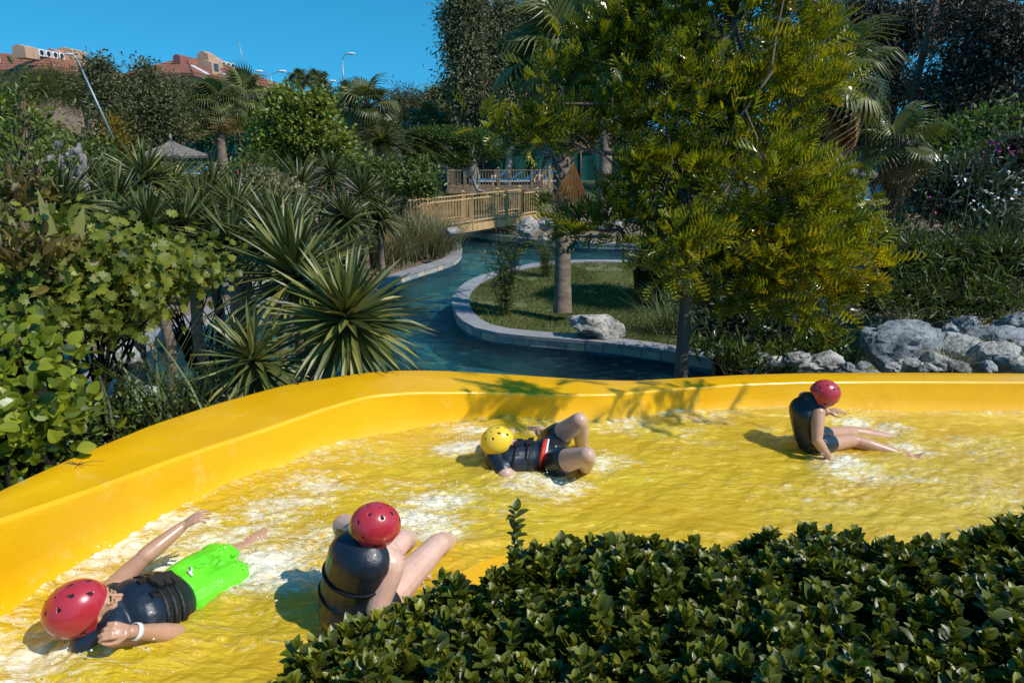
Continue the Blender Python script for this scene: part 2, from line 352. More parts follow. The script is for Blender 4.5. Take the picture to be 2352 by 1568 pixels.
M['core'] = simple('dark_inner_core', (.018, .016, .010), .95, .05, .5, 14, .6, 30)  # near-black filler: shade inside the foliage put into its colour
# rock
m, n, out = newmat('limestone'); p = N(n, 'BsdfPrincipled'); t1 = texnoise(n, 3.5, 8, .7); t2 = texnoise(n, 14, 6, .7)
c = ramp(n, t1, [(.32, (.10, .10, .095)), (.47, (.34, .325, .30)), (.62, (.55, .52, .47))]); c = mix(n, ramp(n, t2, [(.36, (1, 1, 1)), (.5, (0, 0, 0))]), c, (.13, .12, .11)); n.links.new(c, p.inputs['Base Color']); p.inputs['Roughness'].default_value = .9
n.links.new(bump(n, t2, .9, .05), p.inputs['Normal']); n.links.new(p.outputs[0], out.inputs[0]); M['rock'] = m
m2 = m.copy(); m2.name = 'grey_rock'; M['rockgrey'] = m2; M['deadwood'] = simple('dead_wood', (.19, .17, .165), .9, .2, .8, 12, 1.0, 14, stretch=(1, 1, .3))
for e, col in zip([x for x in m2.node_tree.nodes if x.type == 'VALTORGB'][0].color_ramp.elements, ((.09, .095, .10, 1), (.26, .275, .29, 1), (.42, .43, .44, 1))): e.color = col
# ground: soil, dry litter, grass patches by place
m, n, out = newmat('ground'); p = N(n, 'BsdfPrincipled'); t1 = texnoise(n, .9, 6, .6); t2 = texnoise(n, 11, 6, .7)
soil = ramp(n, t2, [(.3, (.085, .058, .036)), (.55, (.20, .15, .10)), (.75, (.34, .27, .19))]); lawn = ramp(n, texnoise(n, 5, 6, .75), [(.28, (.05, .085, .02)), (.5, (.10, .125, .035)), (.68, (.20, .17, .075))])
far = ramp(n, t2, [(.3, (.030, .045, .018)), (.7, (.075, .085, .035))]); v = attr(n)
c = mix(n, ramp(n, v, [(.3, (0, 0, 0)), (.6, (1, 1, 1))]), soil, lawn); c = mix(n, ramp(n, v, [(.9, (0, 0, 0)), (.99, (1, 1, 1))]), c, far)
n.links.new(c, p.inputs['Base Color']); p.inputs['Roughness'].default_value = .95; n.links.new(bump(n, t2, .8, .04), p.inputs['Normal']); n.links.new(p.outputs[0], out.inputs[0]); M['ground'] = m
# river bed mosaic of stone pieces
m, n, out = newmat('river_bed'); p = N(n, 'BsdfPrincipled'); vo = N(n, 'TexVoronoi'); vo.inputs['Scale'].default_value = 2.6; ve = N(n, 'TexVoronoi'); ve.feature = 'DISTANCE_TO_EDGE'; ve.inputs['Scale'].default_value = 2.6
ps = N(n, 'NewGeometry').outputs['Position']; n.links.new(ps, vo.inputs[0]); n.links.new(ps, ve.inputs[0]); sx = N(n, 'SeparateColor'); n.links.new(vo.outputs['Color'], sx.inputs[0])
c = ramp(n, sx.outputs[0], [(.1, (.06, .22, .27)), (.4, (.16, .42, .46)), (.65, (.42, .50, .34)), (.9, (.55, .46, .28))]); c = mix(n, ramp(n, ve.outputs[0], [(.0, (1, 1, 1)), (.05, (0, 0, 0))]), c, (.02, .11, .16)); n.links.new(c, p.inputs['Base Color'])
p.inputs['Roughness'].default_value = .8; n.links.new(p.outputs[0], out.inputs[0]); M['bed'] = m
# river water
m, n, out = newmat('river_water'); n1 = texnoise(n, 1.5, 3, .6, stretch=(1, 2.0, 1)); n2 = texnoise(n, 8.5, 4, .6, stretch=(1, 1.9, 1)); h = mathn(n, 'ADD', n1, mathn(n, 'MULTIPLY', n2, .6)); bp = bump(n, h, 1.0, .22)
tr = N(n, 'BsdfTransparent'); tr.inputs[0].default_value = (.50, .78, .85, 1); rf = N(n, 'BsdfRefraction'); rf.inputs['Color'].default_value = (.46, .76, .85, 1); rf.inputs['IOR'].default_value = 1.33; rf.inputs['Roughness'].default_value = .02; n.links.new(bp, rf.inputs['Normal'])
x0 = N(n, 'MixShader'); x0.inputs[0].default_value = .35; n.links.new(tr.outputs[0], x0.inputs[1]); n.links.new(rf.outputs[0], x0.inputs[2])
gl = N(n, 'BsdfGlossy'); gl.inputs['Roughness'].default_value = .06; n.links.new(bp, gl.inputs['Normal']); fr = N(n, 'Fresnel'); fr.inputs['IOR'].default_value = 1.33; n.links.new(bp, fr.inputs['Normal'])
x1 = N(n, 'MixShader'); n.links.new(mathn(n, 'MULTIPLY', fr.outputs[0], .75), x1.inputs[0]); n.links.new(x0.outputs[0], x1.inputs[1]); n.links.new(gl.outputs[0], x1.inputs[2]); n.links.new(x1.outputs[0], out.inputs[0]); M['water'] = m
# coping slab and wall stones (per stone value)
def stonemat(name, stops, nv=.35):
    m, n, out = newmat(name); p = N(n, 'BsdfPrincipled'); c = ramp(n, attr(n), stops); c = mix(n, nv, c, ramp(n, texnoise(n, 7, 6, .7), [(.3, (.25, .25, .25)), (.7, (.8, .8, .8))]), 'OVERLAY')
    n.links.new(c, p.inputs['Base Color']); p.inputs['Roughness'].default_value = .75; n.links.new(bump(n, texnoise(n, 30, 5), .4, .01), p.inputs['Normal']); n.links.new(p.outputs[0], out.inputs[0]); return m
M['coping'] = stonemat('coping_stone', [(0, (.235, .235, .25)), (1, (.275, .275, .29))])
M['wallstone'] = stonemat('wall_stone', [(0, (.20, .21, .21)), (.45, (.34, .35, .33)), (.75, (.48, .42, .32)), (1, (.40, .27, .16))])
M['mortar'] = simple('mortar', (.22, .21, .20), .9)
M['bluetile'] = simple('blue_tile_band', (.02, .10, .16), .4)
# fibreglass slide
m, n, out = newmat('yellow_fibreglass'); p = N(n, 'BsdfPrincipled')
c = ramp(n, texnoise(n, 2.2, 5, .6), [(.3, (.82, .41, .002)), (.7, (.88, .47, .004))]); c = mix(n, ramp(n, texnoise(n, 5, 7, .72), [(.58, (0, 0, 0)), (.68, (.38, .38, .38))]), c, (.80, .56, .16))
n.links.new(c, p.inputs['Base Color']); p.inputs['Roughness'].default_value = .32; p.inputs['Specular IOR Level'].default_value = .42; p.inputs['Coat Weight'].default_value = .2; p.inputs['Coat Roughness'].default_value = .12
b1 = bump(n, texnoise(n, 26, 5, .65), .22, .012); n.links.new(bump(n, texnoise(n, 2.5, 2), .3, .03, b1), p.inputs['Normal']); n.links.new(p.outputs[0], out.inputs[0]); M['slide'] = m
# running water on the slide: clear sheet over yellow, aerated where v is high
m, n, out = newmat('running_water'); ge = N(n, 'NewGeometry').outputs['Position']
mp = N(n, 'Mapping'); mp.inputs['Rotation'].default_value = (0, 0, math.radians(-18)); mp.inputs['Scale'].default_value = (.40, 1.45, 1); n.links.new(ge, mp.inputs[0]); co = mp.outputs[0]
wa = texnoise(n, 3.2, 3, .6, co=co); wq = N(n, 'VectorMath'); wq.operation = 'SCALE'; wq.inputs['Scale'].default_value = .35; wc = N(n, 'CombineXYZ'); [n.links.new(wa, wc.inputs[i]) for i in range(3)]; n.links.new(wc.outputs[0], wq.inputs[0]); wd = N(n, 'VectorMath'); n.links.new(co, wd.inputs[0]); n.links.new(wq.outputs[0], wd.inputs[1]); co = wd.outputs[0]
na = texnoise(n, 7, 5, .62, co=co); nb = texnoise(n, 24, 6, .65, co=co); nc = texnoise(n, 62, 4, .6, co=co)
h = mathn(n, 'ADD', na, mathn(n, 'ADD', mathn(n, 'MULTIPLY', nb, .5), mathn(n, 'MULTIPLY', nc, .22))); bp = bump(n, h, 1.0, .07)
v = attr(n)
fm = mathn(n, 'ADD', mathn(n, 'MULTIPLY', mathn(n, 'SUBTRACT', nb, .5), 1.9), mathn(n, 'ADD', v, mathn(n, 'ADD', mathn(n, 'MULTIPLY', mathn(n, 'SUBTRACT', na, .5), 1.0), mathn(n, 'MULTIPLY', mathn(n, 'SUBTRACT', nc, .5), 1.3))))
foam = N(n, 'MapRange'); foam.inputs['From Min'].default_value = .42; foam.inputs['From Max'].default_value = 1.0; foam.inputs['To Max'].default_value = .88; n.links.new(fm, foam.inputs[0])
tr = N(n, 'BsdfTransparent'); tr.inputs[0].default_value = (.97, .95, .84, 1)
body = N(n, 'BsdfPrincipled'); cy = ramp(n, texnoise(n, 2.4, 4, .6, co=co), [(.3, (.94, .58, .006)), (.7, (.99, .74, .025))]); n.links.new(cy, body.inputs['Base Color']); body.inputs['Roughness'].default_value = .25; bq = bump(n, h, 1.0, .024); n.links.new(bq, body.inputs['Normal'])
x0 = N(n, 'MixShader'); x0.inputs[0].default_value = .60; n.links.new(tr.outputs[0], x0.inputs[1]); n.links.new(body.outputs[0], x0.inputs[2])
fo = N(n, 'BsdfPrincipled'); fo.inputs['Base Color'].default_value = (.90, .84, .68, 1); fo.inputs['Roughness'].default_value = .4; fo.inputs['Specular IOR Level'].default_value = .6; n.links.new(bq, fo.inputs['Normal'])
x1 = N(n, 'MixShader'); n.links.new(foam.outputs[0], x1.inputs[0]); n.links.new(x0.outputs[0], x1.inputs[1]); n.links.new(fo.outputs[0], x1.inputs[2])
gl = N(n, 'BsdfGlossy'); gl.inputs['Roughness'].default_value = .15; n.links.new(bp, gl.inputs['Normal']); fr = N(n, 'Fresnel'); fr.inputs['IOR'].default_value = 1.33; n.links.new(bp, fr.inputs['Normal'])
x2 = N(n, 'MixShader'); n.links.new(fr.outputs[0], x2.inputs[0]); n.links.new(x1.outputs[0], x2.inputs[1]); n.links.new(gl.outputs[0], x2.inputs[2]); n.links.new(x2.outputs[0], out.inputs[0]); M['slidewater'] = m

# ================================================================== RIVER OUTLINE
def PX(l, z=0.0): return [tuple(PZ(x, y, z)[:2]) for x, y in l]
LEFTBANK = [(-9., 10.2), (-6.6, 10.4)] + PX([(290, 800), (342, 783), (444, 744), (512, 703), (564, 690), (640, 692), (700, 690), (780, 680), (860, 662), (905, 641), (946, 626), (994, 612), (1035, 600), (1056, 588), (1062, 574), (1052, 560), (1030, 549), (990, 540), (930, 534)])
FARBANK = PX([(935, 521), (990, 524), (1055, 530), (1117, 539), (1185, 547), (1281, 556), (1380, 560), (1520, 563), (1700, 572)]) + [(17., 21.)]
ISLAND = [(18., 18.)] + PX([(1640, 602), (1459, 600), (1385, 598), (1315, 598.5), (1233, 604), (1185, 615), (1137, 626), (1103, 635), (1072, 649), (1049, 669), (1040, 690), (1043, 711), (1055, 730), (1073, 744), (1093, 754), (1117, 761), (1158, 768), (1209, 773), (1271, 778), (1339, 783), (1425, 791.6), (1555, 810), (1685, 833), (1800, 847)]) + [(9., 8.6), (14., 8.2)]
def smoothline(P, it=2):
    P = np.array(P, float)
    for _ in range(it):
        Q = [P[0]]
        for a, b in zip(P[:-1], P[1:]): Q += [a * .75 + b * .25, a * .25 + b * .75]
        Q.append(P[-1]); P = np.array(Q)
    return P
LB, FB, IS = smoothline(LEFTBANK), smoothline(FARBANK), smoothline(ISLAND)
def inpoly(x, y, P):
    r = np.zeros(x.shape, bool); j = len(P) - 1
    for i in range(len(P)):
        xi, yi = P[i]; xj, yj = P[j]; c = ((yi > y) != (yj > y)) & (x < (xj - xi) * (y - yi) / (yj - yi + 1e-12) + xi); r ^= c; j = i
    return r
OUTER = np.concatenate([LB, FB, [(24, 21), (24, 7.6), (1.6, 7.6), (0, 8.9), (-1.5, 9.6), (-9, 9.75)]])
ISP = np.concatenate([IS, [(30, 8.2), (30, 18)]])
def shrink(x, y, P, e):   # in polygon and away from its edge
    r = inpoly(x, y, P)
    for dx, dy in ((e, 0), (-e, 0), (0, e), (0, -e)): r &= inpoly(x + dx, y + dy, P)
    return r
def gz(x, y):
    x = np.asarray(x, float); y = np.asarray(y, float); h = ground_h(x, y)
    water = inpoly(x, y, OUTER) & ~inpoly(x, y, ISP); return np.where(water, -1.0, h)
xs = np.concatenate([-np.geomspace(400, 13, 30), np.arange(-12.8, 14.5, .14), np.geomspace(14.7, 400, 30)]); ys = np.concatenate([[-30, -10, 0, 3], np.arange(6, 28, .14), np.geomspace(28.2, 600, 50)])
X, Y = np.meshgrid(xs, ys); nearw = inpoly(X, Y, OUTER)
grow = np.zeros(X.shape, bool)
for dx, dy in ((.2, 0), (-.2, 0), (0, .2), (0, -.2), (.14, .14), (-.14, .14), (.14, -.14), (-.14, -.14), (0, 0)): grow |= inpoly(X + dx, Y + dy, OUTER) & ~inpoly(X + dx, Y + dy, ISP)
Z = np.where(grow, -1.0, ground_h(X, Y) - .03 + .03 * fbm(np.stack([X, Y, 0 * X], -1), .8, 3)); Z = np.where((Y < 7.5), Z - .5 * sstep(7.5, 5, Y), Z)
lawnv = (shrink(X, Y, ISP, .05) & (X < 6.0)) * .62; A = np.where(lawnv > 0, lawnv, .15) + .0 * X; A = np.where((Y > 34) | (X < -16) | (X > 22), 1.0, A); A = np.where((X < -4) & (Y > 22) & (Y < 34), .5, A)
g = G(); g.grid(np.stack([X, Y, Z], -1), 0, A.ravel())
tag(g.build('ground', M['ground'], smooth=True), 'dry soil and lawn around the winding pool, rising to a wooded hill', 'ground', kind='structure')
g = G(); g.grid(np.stack(np.meshgrid(np.linspace(-12, 26, 60), np.linspace(7.3, 26, 60), indexing='xy') + [np.full((60, 60), -.72)], -1)); tag(g.build('river_bed', M['bed']), 'stone mosaic bed under the clear pool water', 'river bed', kind='structure')
g = G(); WX, WY = np.meshgrid(np.linspace(-9, 12, 700), np.linspace(7.3, 27.5, 640)); wq_ = np.stack([WX * .8 + WY * .25, WY * 1.3, 0 * WX], -1); WZ = -.2 + .022 * fbm(wq_, 1.6, 2) + .042 * fbm(wq_, 4.2, 2) + .010 * fbm(wq_ + 5, 10, 2) ; g.grid(np.stack([WX, WY, WZ], -1)); tag(g.build('river_water', M['water'], smooth=True), 'rippled teal water of the winding pool', 'water', kind='structure')
# ------------------------------------------------------------------ stone curb walls
def resample(P, step):
    P = np.asarray(P, float); d = np.r_[0, np.cumsum(np.linalg.norm(np.diff(P, axis=0), axis=1))]; k = max(2, int(d[-1] / step)); t = np.linspace(0, d[-1], k + 1)
    return np.stack([np.interp(t, d, P[:, i]) for i in range(P.shape[1])], 1)
def curb(name, label, line, side, closed=False, width=.34):
    """side=+1: water lies to the left of the walking direction"""
    g = G(); w_ = G(); mt = G()
    def offs(P):
        t = nrm(np.gradient(P, axis=0)); return np.stack([-t[:, 1], t[:, 0]], 1) * side
    P = resample(line, .55); Nn = offs(P); gap = .006
    for i in range(len(P) - 1):
        d = nrm(P[i + 1] - P[i]); a0, a1 = P[i] + d * gap, P[i + 1] - d * gap; o0, o1 = a0 + Nn[i] * .03, a1 + Nn[i + 1] * .03; i0, i1 = a0 - Nn[i] * width, a1 - Nn[i + 1] * width; dz = RNG.uniform(-.0015, .0015)
        v = [(*q, z) for z in (-.035 + dz, .025 + dz) for q in (o0, o1, i1, i0)]
        g.add(v, np.array([(0, 3, 2, 1), (4, 5, 6, 7), (0, 1, 5, 4), (1, 2, 6, 5), (2, 3, 7, 6), (3, 0, 4, 7)]), 0, RNG.random())
    P = resample(line, .33); Nn = offs(P)
    for i in range(len(P) - 1):
        d = nrm(P[i + 1] - P[i]); cut = RNG.uniform(.006, .012); a0, a1 = P[i] + d * cut, P[i + 1] - d * cut; o = RNG.uniform(0.004, .014); o0, o1 = a0 + Nn[i] * o, a1 + Nn[i + 1] * o; i0, i1 = a0 - Nn[i] * .05, a1 - Nn[i + 1] * .05
        v = [(*q, z) for z in (-.17, -.042) for q in (o0, o1, i1, i0)]
        w_.add(v, np.array([(0, 3, 2, 1), (4, 5, 6, 7), (0, 1, 5, 4), (1, 2, 6, 5), (2, 3, 7, 6), (3, 0, 4, 7)]), 0, RNG.random())
        v = [(*q, z) for z in (-.40, -.18) for q in (a0 + Nn[i] * .006, a1 + Nn[i + 1] * .006, i1, i0)]
        w_.add(v, np.array([(0, 3, 2, 1), (4, 5, 6, 7), (0, 1, 5, 4), (1, 2, 6, 5), (2, 3, 7, 6), (3, 0, 4, 7)]), 1, 0)
    Q = resample(line, .33); Nn = offs(Q); k = len(Q)
    sec = [(-.0, -1.02), (-.0, -.038), (-(width - .02), -.038), (-(width - .02), -1.02)]
    mt.grid(np.stack([np.concatenate([Q + Nn * a, np.full((k, 1), b)], 1) for a, b in sec], 0), 0)
    root = empty(name, (*P[len(P) // 2], 0), label, 'pool wall'); g.build('coping', M['coping'], root); w_.build('stone_facing', [M['wallstone'], M['bluetile']], root); mt.build('wall_core', M['mortar'], root); return root
curb('pool_wall', 'curved stone pool wall with pale blocks on the left bank below the grasses', LB, -1)
curb('pool_wall', 'low stone wall on the far bank running past the wooden bridge', FB, -1)
curb('pool_wall', 'grey capped stone wall curving around the lawn island', IS, -1)

# ================================================================== WATER SLIDE
XS = np.arange(-420, 2800, 12.)
def ip(pts):
    a = np.array(pts, float); y = np.interp(XS, a[:, 0], a[:, 1]); k = np.exp(-np.linspace(-2, 2, 9) ** 2); k /= k.sum(); return np.convolve(np.pad(y, 4, 'edge'), k, 'valid')
OUT = ip([(-420, 1345), (-200, 1225), (0, 1126), (100, 1080), (200, 1036), (350, 974), (500, 925), (650, 884), (800, 860), (880, 851), (960, 849), (1050, 852), (1200, 861), (1350, 871), (1450, 873.5), (1560, 868), (1700, 860), (1850, 856), (2100, 855), (2352, 857), (2800, 862)])
LIP = ip([(-420, 1400), (-200, 1283), (0, 1193), (200, 1126), (400, 1053), (600, 988), (750, 936), (850, 908), (950, 900), (1100, 900), (1250, 906), (1400, 905), (1550, 893), (1700, 882), (1850, 877), (2050, 876), (2352, 877), (2800, 882)])
EDG = ip([(-420, 1660), (-200, 1540), (0, 1425), (100, 1352), (200, 1290), (330, 1215), (400, 1168), (500, 1122), (600, 1082), (700, 1050), (850, 1010), (1000, 978), (1150, 960), (1300, 972), (1450, 962), (1600, 940), (1750, 935), (1900, 940), (2100, 945), (2352, 952), (2800, 965)])
def wz(x): return 1.05 + .08 * (2.3 - np.clip(x, -3.2, 6))
def onwater(px, py, dz=0.0):
    r = ray(px, py); # z = 1.05+.08*(2.3-x) + dz
    d = (1.05 + .08 * 2.3 + dz - CAMZ) / (r[2] + .08 * r[0]); return C0 + r * d
def pz_at(px, py, y):  # z on the pixel ray at plan distance y
    r = ray(px, py); return (C0 + r * (y / r[1]))
B = np.array([onwater(x, y) for x, y in zip(XS, EDG)])
# wall stands nearly upright on the waterline
Lp = []
for i, (x, y) in enumerate(zip(XS, LIP)):
    yy = B[i][1] + .05; q = pz_at(x, y, yy); Lp.append(q)
Lp = np.array(Lp); zl = np.convolve(np.pad(Lp[:, 2], 12, 'edge'), np.ones(25) / 25, 'valid'); Lp = np.array([PZ(x, y, z) for x, y, z in zip(XS, LIP, zl)]); Op = np.array([PZ(x, y, z) for x, y, z in zip(XS, OUT, zl - .012)])
NEARP = [(-420, 2500), (0, 2200), (300, 1960), (700, 1620), (900, 1455), (1000, 1375), (1100, 1312), (1180, 1285), (1400, 1300), (1600, 1310), (2000, 1300), (2200, 1265), (2352, 1222), (2800, 1150)]
na_ = np.array(NEARP, float); ny = np.interp(XS, na_[:, 0], na_[:, 1])
NI = np.array([PZ(x, y, wz(0) + .22) for x, y in zip(XS, ny)]); NI = resample(smoothline(NI, 1), .03); 
ti = np.linspace(0, len(NI) - 1, len(XS)); NI = np.stack([np.interp(ti, np.arange(len(NI)), NI[:, i]) for i in range(3)], 1); NI[:, 2] = wz(NI[:, 0]) + .26
tn = nrm(np.gradient(NI[:, :2], axis=0)); nn2 = np.stack([tn[:, 1], -tn[:, 0]], 1)    # outward, towards the hedge
NO = NI.copy(); NO[:, :2] += nn2 * .26
to = nrm(np.gradient(B[:, :2], axis=0)); no2 = np.stack([-to[:, 1], to[:, 0]], 1)
def off(P, n2, d, dz): Q = P.copy(); Q[:, :2] += n2 * d; Q[:, 2] += dz; return Q
Bd = off(B, no2, 0.02, 0); Bd[:, 2] = wz(Bd[:, 0]) - .02
FLa = off(B, -no2, .10, 0); FLa[:, 2] = wz(FLa[:, 0]) - .13
Nb = off(NI, -nn2, .06, 0); Nb[:, 2] = wz(Nb[:, 0]) - .02
FLb = off(NI, -nn2, .18, 0); FLb[:, 2] = wz(FLb[:, 0]) - .13
nlip = nrm(np.gradient(Lp[:, :2], axis=0)); nlip = np.stack([-nlip[:, 1], nlip[:, 0]], 1); RL = .022; ARC = []
for an in np.radians([0, 18, 36, 54, 72, 90]):
    q_ = Lp.copy(); q_[:, :2] += nlip * (RL * (1 - math.sin(an))) ; q_[:, 2] += -RL * (1 - math.cos(an)); ARC.append(q_)
e1 = Lp.copy(); e1[:, :2] += nlip * (RL + .006); e0 = Lp.copy(); e0[:, :2] += nlip * (RL + .02); e2 = ARC[-1].copy(); e2[:, 2] -= .006; e3 = e2.copy(); e3[:, 2] -= .02
mid = e2 * .5 + Bd * .5; mid[:, :2] -= no2 * .0
O2 = off(Op, no2, .012, -.02); O3 = off(Op, no2, .0, -.14); O4 = off(O3, -no2, .05, -1.2)
rows = [O4, O3, O2, off(Op, no2, .004, -.004), Op * .97 + Lp * .03, e1 * .5 + Op * .5, e0, e1] + ARC + [e2, e3, mid, Bd, FLa]
for t in np.linspace(.1, .9, 6): rows.append(FLa * (1 - t) + FLb * t)
nl1 = NI.copy(); nl1[:, 2] -= .02
rows += [FLb, Nb, nl1, NI * .93 + NO * .07 + [0, 0, .012], NO + [0, 0, .0], off(NO, nn2, .01, -.12), off(NO, nn2, -.03, -1.2)]
g = G(); g.grid(np.stack(rows, 0), flip=True); sl = g.build('water_slide', M['slide'], smooth=True); sl.data.set_sharp_from_angle(angle=math.radians(60))
tag(sl, 'wide glossy yellow fibreglass water slide channel with a rolled rim', 'water slide')
# running water surface
NT = 300; T = np.linspace(0, 1, NT)[:, None, None]; XSf = np.arange(-300, 2700, 5.); k = np.linspace(0, len(XS) - 1, len(XSf)); idx = lambda P: np.stack([np.interp(XSf, XS, P[:, i]) for i in range(3)], 1)
WB = idx(off(Bd, no2, .05, 0)); WN = idx(off(Nb, nn2, .05, 0)); Wg = WB[None] * (1 - T) + WN[None] * T; Wg[..., 2] = wz(Wg[..., 0])
q = Wg.copy(); q[..., 2] = 0; cs, sn = math.cos(.35), math.sin(.35); qs = np.stack([q[..., 0] * cs + q[..., 1] * sn, (-q[..., 0] * sn + q[..., 1] * cs) * 2.0, 0 * q[..., 0]], -1)
FOAM = [(20, 1520, .45, .6), (90, 1500, .4, .55), (200, 1480, .3, .4), (300, 1260, .35, .75), (240, 1300, .3, .5), (400, 1200, .3, .75), (370, 1290, .2, .7), (520, 1240, .3, .75), (640, 1160, .3, .7), (720, 1110, .3, .6), (580, 1310, .3, .95), (680, 1330, .22, .9), (640, 1285, .3, .8), (750, 1230, .25, .6), (960, 1190, .28, .95), (1010, 1150, .3, .75), (1000, 1225, .2, .8), (920, 1120, .3, .4), (1060, 1030, .25, .85), (1080, 990, .2, .6), (820, 1050, .4, .35), (1200, 1110, .3, .6), (1280, 1120, .25, .75), (1380, 1060, .3, .6), (1250, 985, .2, .5), (1450, 980, .3, .5), (1550, 1000, .5, .35), (1620, 960, .3, .45), (1780, 1000, .3, .4), (1960, 970, .25, .8), (2030, 985, .3, .7), (2090, 1030, .25, .7), (1930, 1060, .25, .8), (2000, 1090, .35, .6), (1900, 1140, .5, .35), (2100, 1090, .5, .4), (2250, 1030, .6, .35), (2250, 1120, .6, .35), (1600, 1090, .6, .2), (900, 1290, .25, .45), (500, 1440, .35, .25), (1130, 1180, .3, .35)]
fo = np.zeros(Wg.shape[:2])
for x, y, r, a in FOAM:
    c = onwater(x, y); d2 = (((Wg[..., 0] - c[0]) * cs + (Wg[..., 1] - c[1]) * sn) / (r * 1.25)) ** 2 + ((-(Wg[..., 0] - c[0]) * sn + (Wg[..., 1] - c[1]) * cs) / (r * .75)) ** 2; fo = np.maximum(fo, min(1.25 * a, 1.1) * np.exp(-d2 * 1.3))
fo = fo + .42 * np.exp(-((T[..., 0]) / .05) ** 2)
hh = .020 * fbm(qs, 2.6, 3) + .009 * fbm(qs, 9, 3); hh = hh + (.004 + .018 * fo) * np.abs(fbm(qs + 3, 12, 3)) - .008
Wg[..., 2] += hh + .02 * np.exp(-((T[..., 0]) / .03) ** 2)
for x_, y_, r_, a_ in ((1150, 1098, .16, .05), (1230, 1112, .14, .04), (1110, 1060, .12, .03), (250, 1490, .16, .05), (380, 1462, .14, .05), (1850, 1012, .12, .04), (1985, 1012, .16, .035), (2080, 1045, .12, .035), (500, 1365, .10, .03), (580, 1290, .12, .035), (1290, 1085, .10, .03)):
    c_ = onwater(x_, y_); Wg[..., 2] += a_ * np.exp(-((Wg[..., 0] - c_[0]) ** 2 + (Wg[..., 1] - c_[1]) ** 2) / r_ ** 2)
g = G(); g.grid(Wg, 0, fo.ravel(), flip=True); tag(g.build('slide_water', M['slidewater'], smooth=True), 'fast shallow foaming water running down the yellow slide', 'water', kind='structure')
# ================================================================== PEOPLE
def skinmat(name, col):
    m, n, out = newmat(name); p = N(n, 'BsdfPrincipled'); c = np.array(col); v = attr(n)
    cc = ramp(n, texnoise(n, 14, 4, .6), [(.3, tuple(c * (.90, .84, .82))), (.7, tuple(np.minimum(c * 1.06, .95)))])
    n.links.new(cc, p.inputs['Base Color']); p.inputs['Roughness'].default_value = .45; p.inputs['Specular IOR Level'].default_value = .5
    p.inputs['Subsurface Weight'].default_value = .12; p.inputs['Subsurface Radius'].default_value = (.01, .004, .002); p.inputs['Subsurface Scale'].default_value = 1.0
    p.inputs['Coat Weight'].default_value = .18; p.inputs['Coat Roughness'].default_value = .15; n.links.new(bump(n, texnoise(n, 120, 3), .15, .004), p.inputs['Coat Normal']); n.links.new(p.outputs[0], out.inputs[0]); return m
M['skin1'] = skinmat('tan_skin', (.52, .29, .18)); M['skin2'] = skinmat('pale_skin', (.66, .43, .34)); M['skin3'] = skinmat('fair_skin', (.55, .36, .27))
M['lips'] = skinmat('lips', (.50, .14, .12)); M['hair'] = simple('dark_hair', (.02, .014, .01), .6)
M['vest'] = simple('navy_wet_foam', (.007, .014, .027), .42, .5, .3, 10, .6, 14, coat=.12)
M['strap'] = simple('black_webbing', (.008, .008, .010), .5, .4, .3, 30, .4, 90)
M['buckle'] = simple('black_plastic', (.02, .02, .022), .3, .5, .1, 10, 0)
M['seam'] = simple('dark_seam', (.003, .006, .010), .6, .3, .1, 10, 0)
M['limecloth'] = simple('lime_green_cloth', (.13, .68, .02), .5, .3, .2, 7, .8, 16)
M['blackcloth'] = simple('black_cloth', (.012, .013, .016), .3, .5, .3, 10, .5, 24, coat=.3)
M['redcloth'] = simple('red_cloth', (.60, .035, .02), .5, .3, .1, 10, .3, 24); M['whitecloth'] = simple('white_cloth', (.75, .74, .76), .5, .3, .05, 10, .3, 24)
def helmat(name, col):
    m, n, out = newmat(name); p = N(n, 'BsdfPrincipled'); c = np.array(col); sc = ramp(n, texnoise(n, 9, 7, .75), [(.35, tuple(c)), (.72, tuple(np.minimum(c * 1.12 + .012, 1)))])
    n.links.new(sc, p.inputs['Base Color']); p.inputs['Roughness'].default_value = .28; p.inputs['Coat Weight'].default_value = .5; p.inputs['Coat Roughness'].default_value = .12
    n.links.new(bump(n, texnoise(n, 60, 5, .7), .12, .004), p.inputs['Normal']); n.links.new(p.outputs[0], out.inputs[0]); return m
M['hred'] = helmat('red_helmet_shell', (.42, .022, .035)); M['hyellow'] = helmat('yellow_helmet_shell', (.84, .55, .03)); M['foampad'] = simple('black_helmet_foam', (.012, .012, .012), .8)
def remesh(g, name, mats, parent, voxel=.006, smooth=5, matfn=None):
    o0 = wloc(parent); me = g.mesh('tmp', [], (0, 0, 0)); o = bpy.data.objects.new('tmp', me); S.collection.objects.link(o)
    md = o.modifiers.new('r', 'REMESH'); md.mode = 'VOXEL'; md.voxel_size = voxel; md.use_smooth_shade = True
    sm = o.modifiers.new('s', 'SMOOTH'); sm.iterations = smooth; sm.factor = .5
    dg = bpy.context.evaluated_depsgraph_get(); dg.update(); ev = o.evaluated_get(dg); m2 = bpy.data.meshes.new_from_object(ev)
    S.collection.objects.unlink(o); bpy.data.objects.remove(o)
    V = np.empty(len(m2.vertices) * 3, np.float32); m2.vertices.foreach_get('co', V); V = V.reshape(-1, 3)
    m2.materials.clear()
    for m in mats: m2.materials.append(m)
    if matfn is not None:
        cen = np.empty(len(m2.polygons) * 3, np.float32); m2.polygons.foreach_get('center', cen); m2.polygons.foreach_set('material_index', matfn(cen.reshape(-1, 3)).astype(np.int32))
    m2.vertices.foreach_set('co', (V - o0).astype(np.float32).ravel()); m2.name = name; m2.update()
    ob = bpy.data.objects.new(name, m2); S.collection.objects.link(ob); ob.parent = parent; return ob
def V3(*a): return np.array(a, float)
def frame(f, u):
    """columns: forward, left, up"""
    f = nrm(f); u = nrm(np.asarray(u) - f * np.dot(u, f)); return np.stack([f, np.cross(u, f), u], 1)
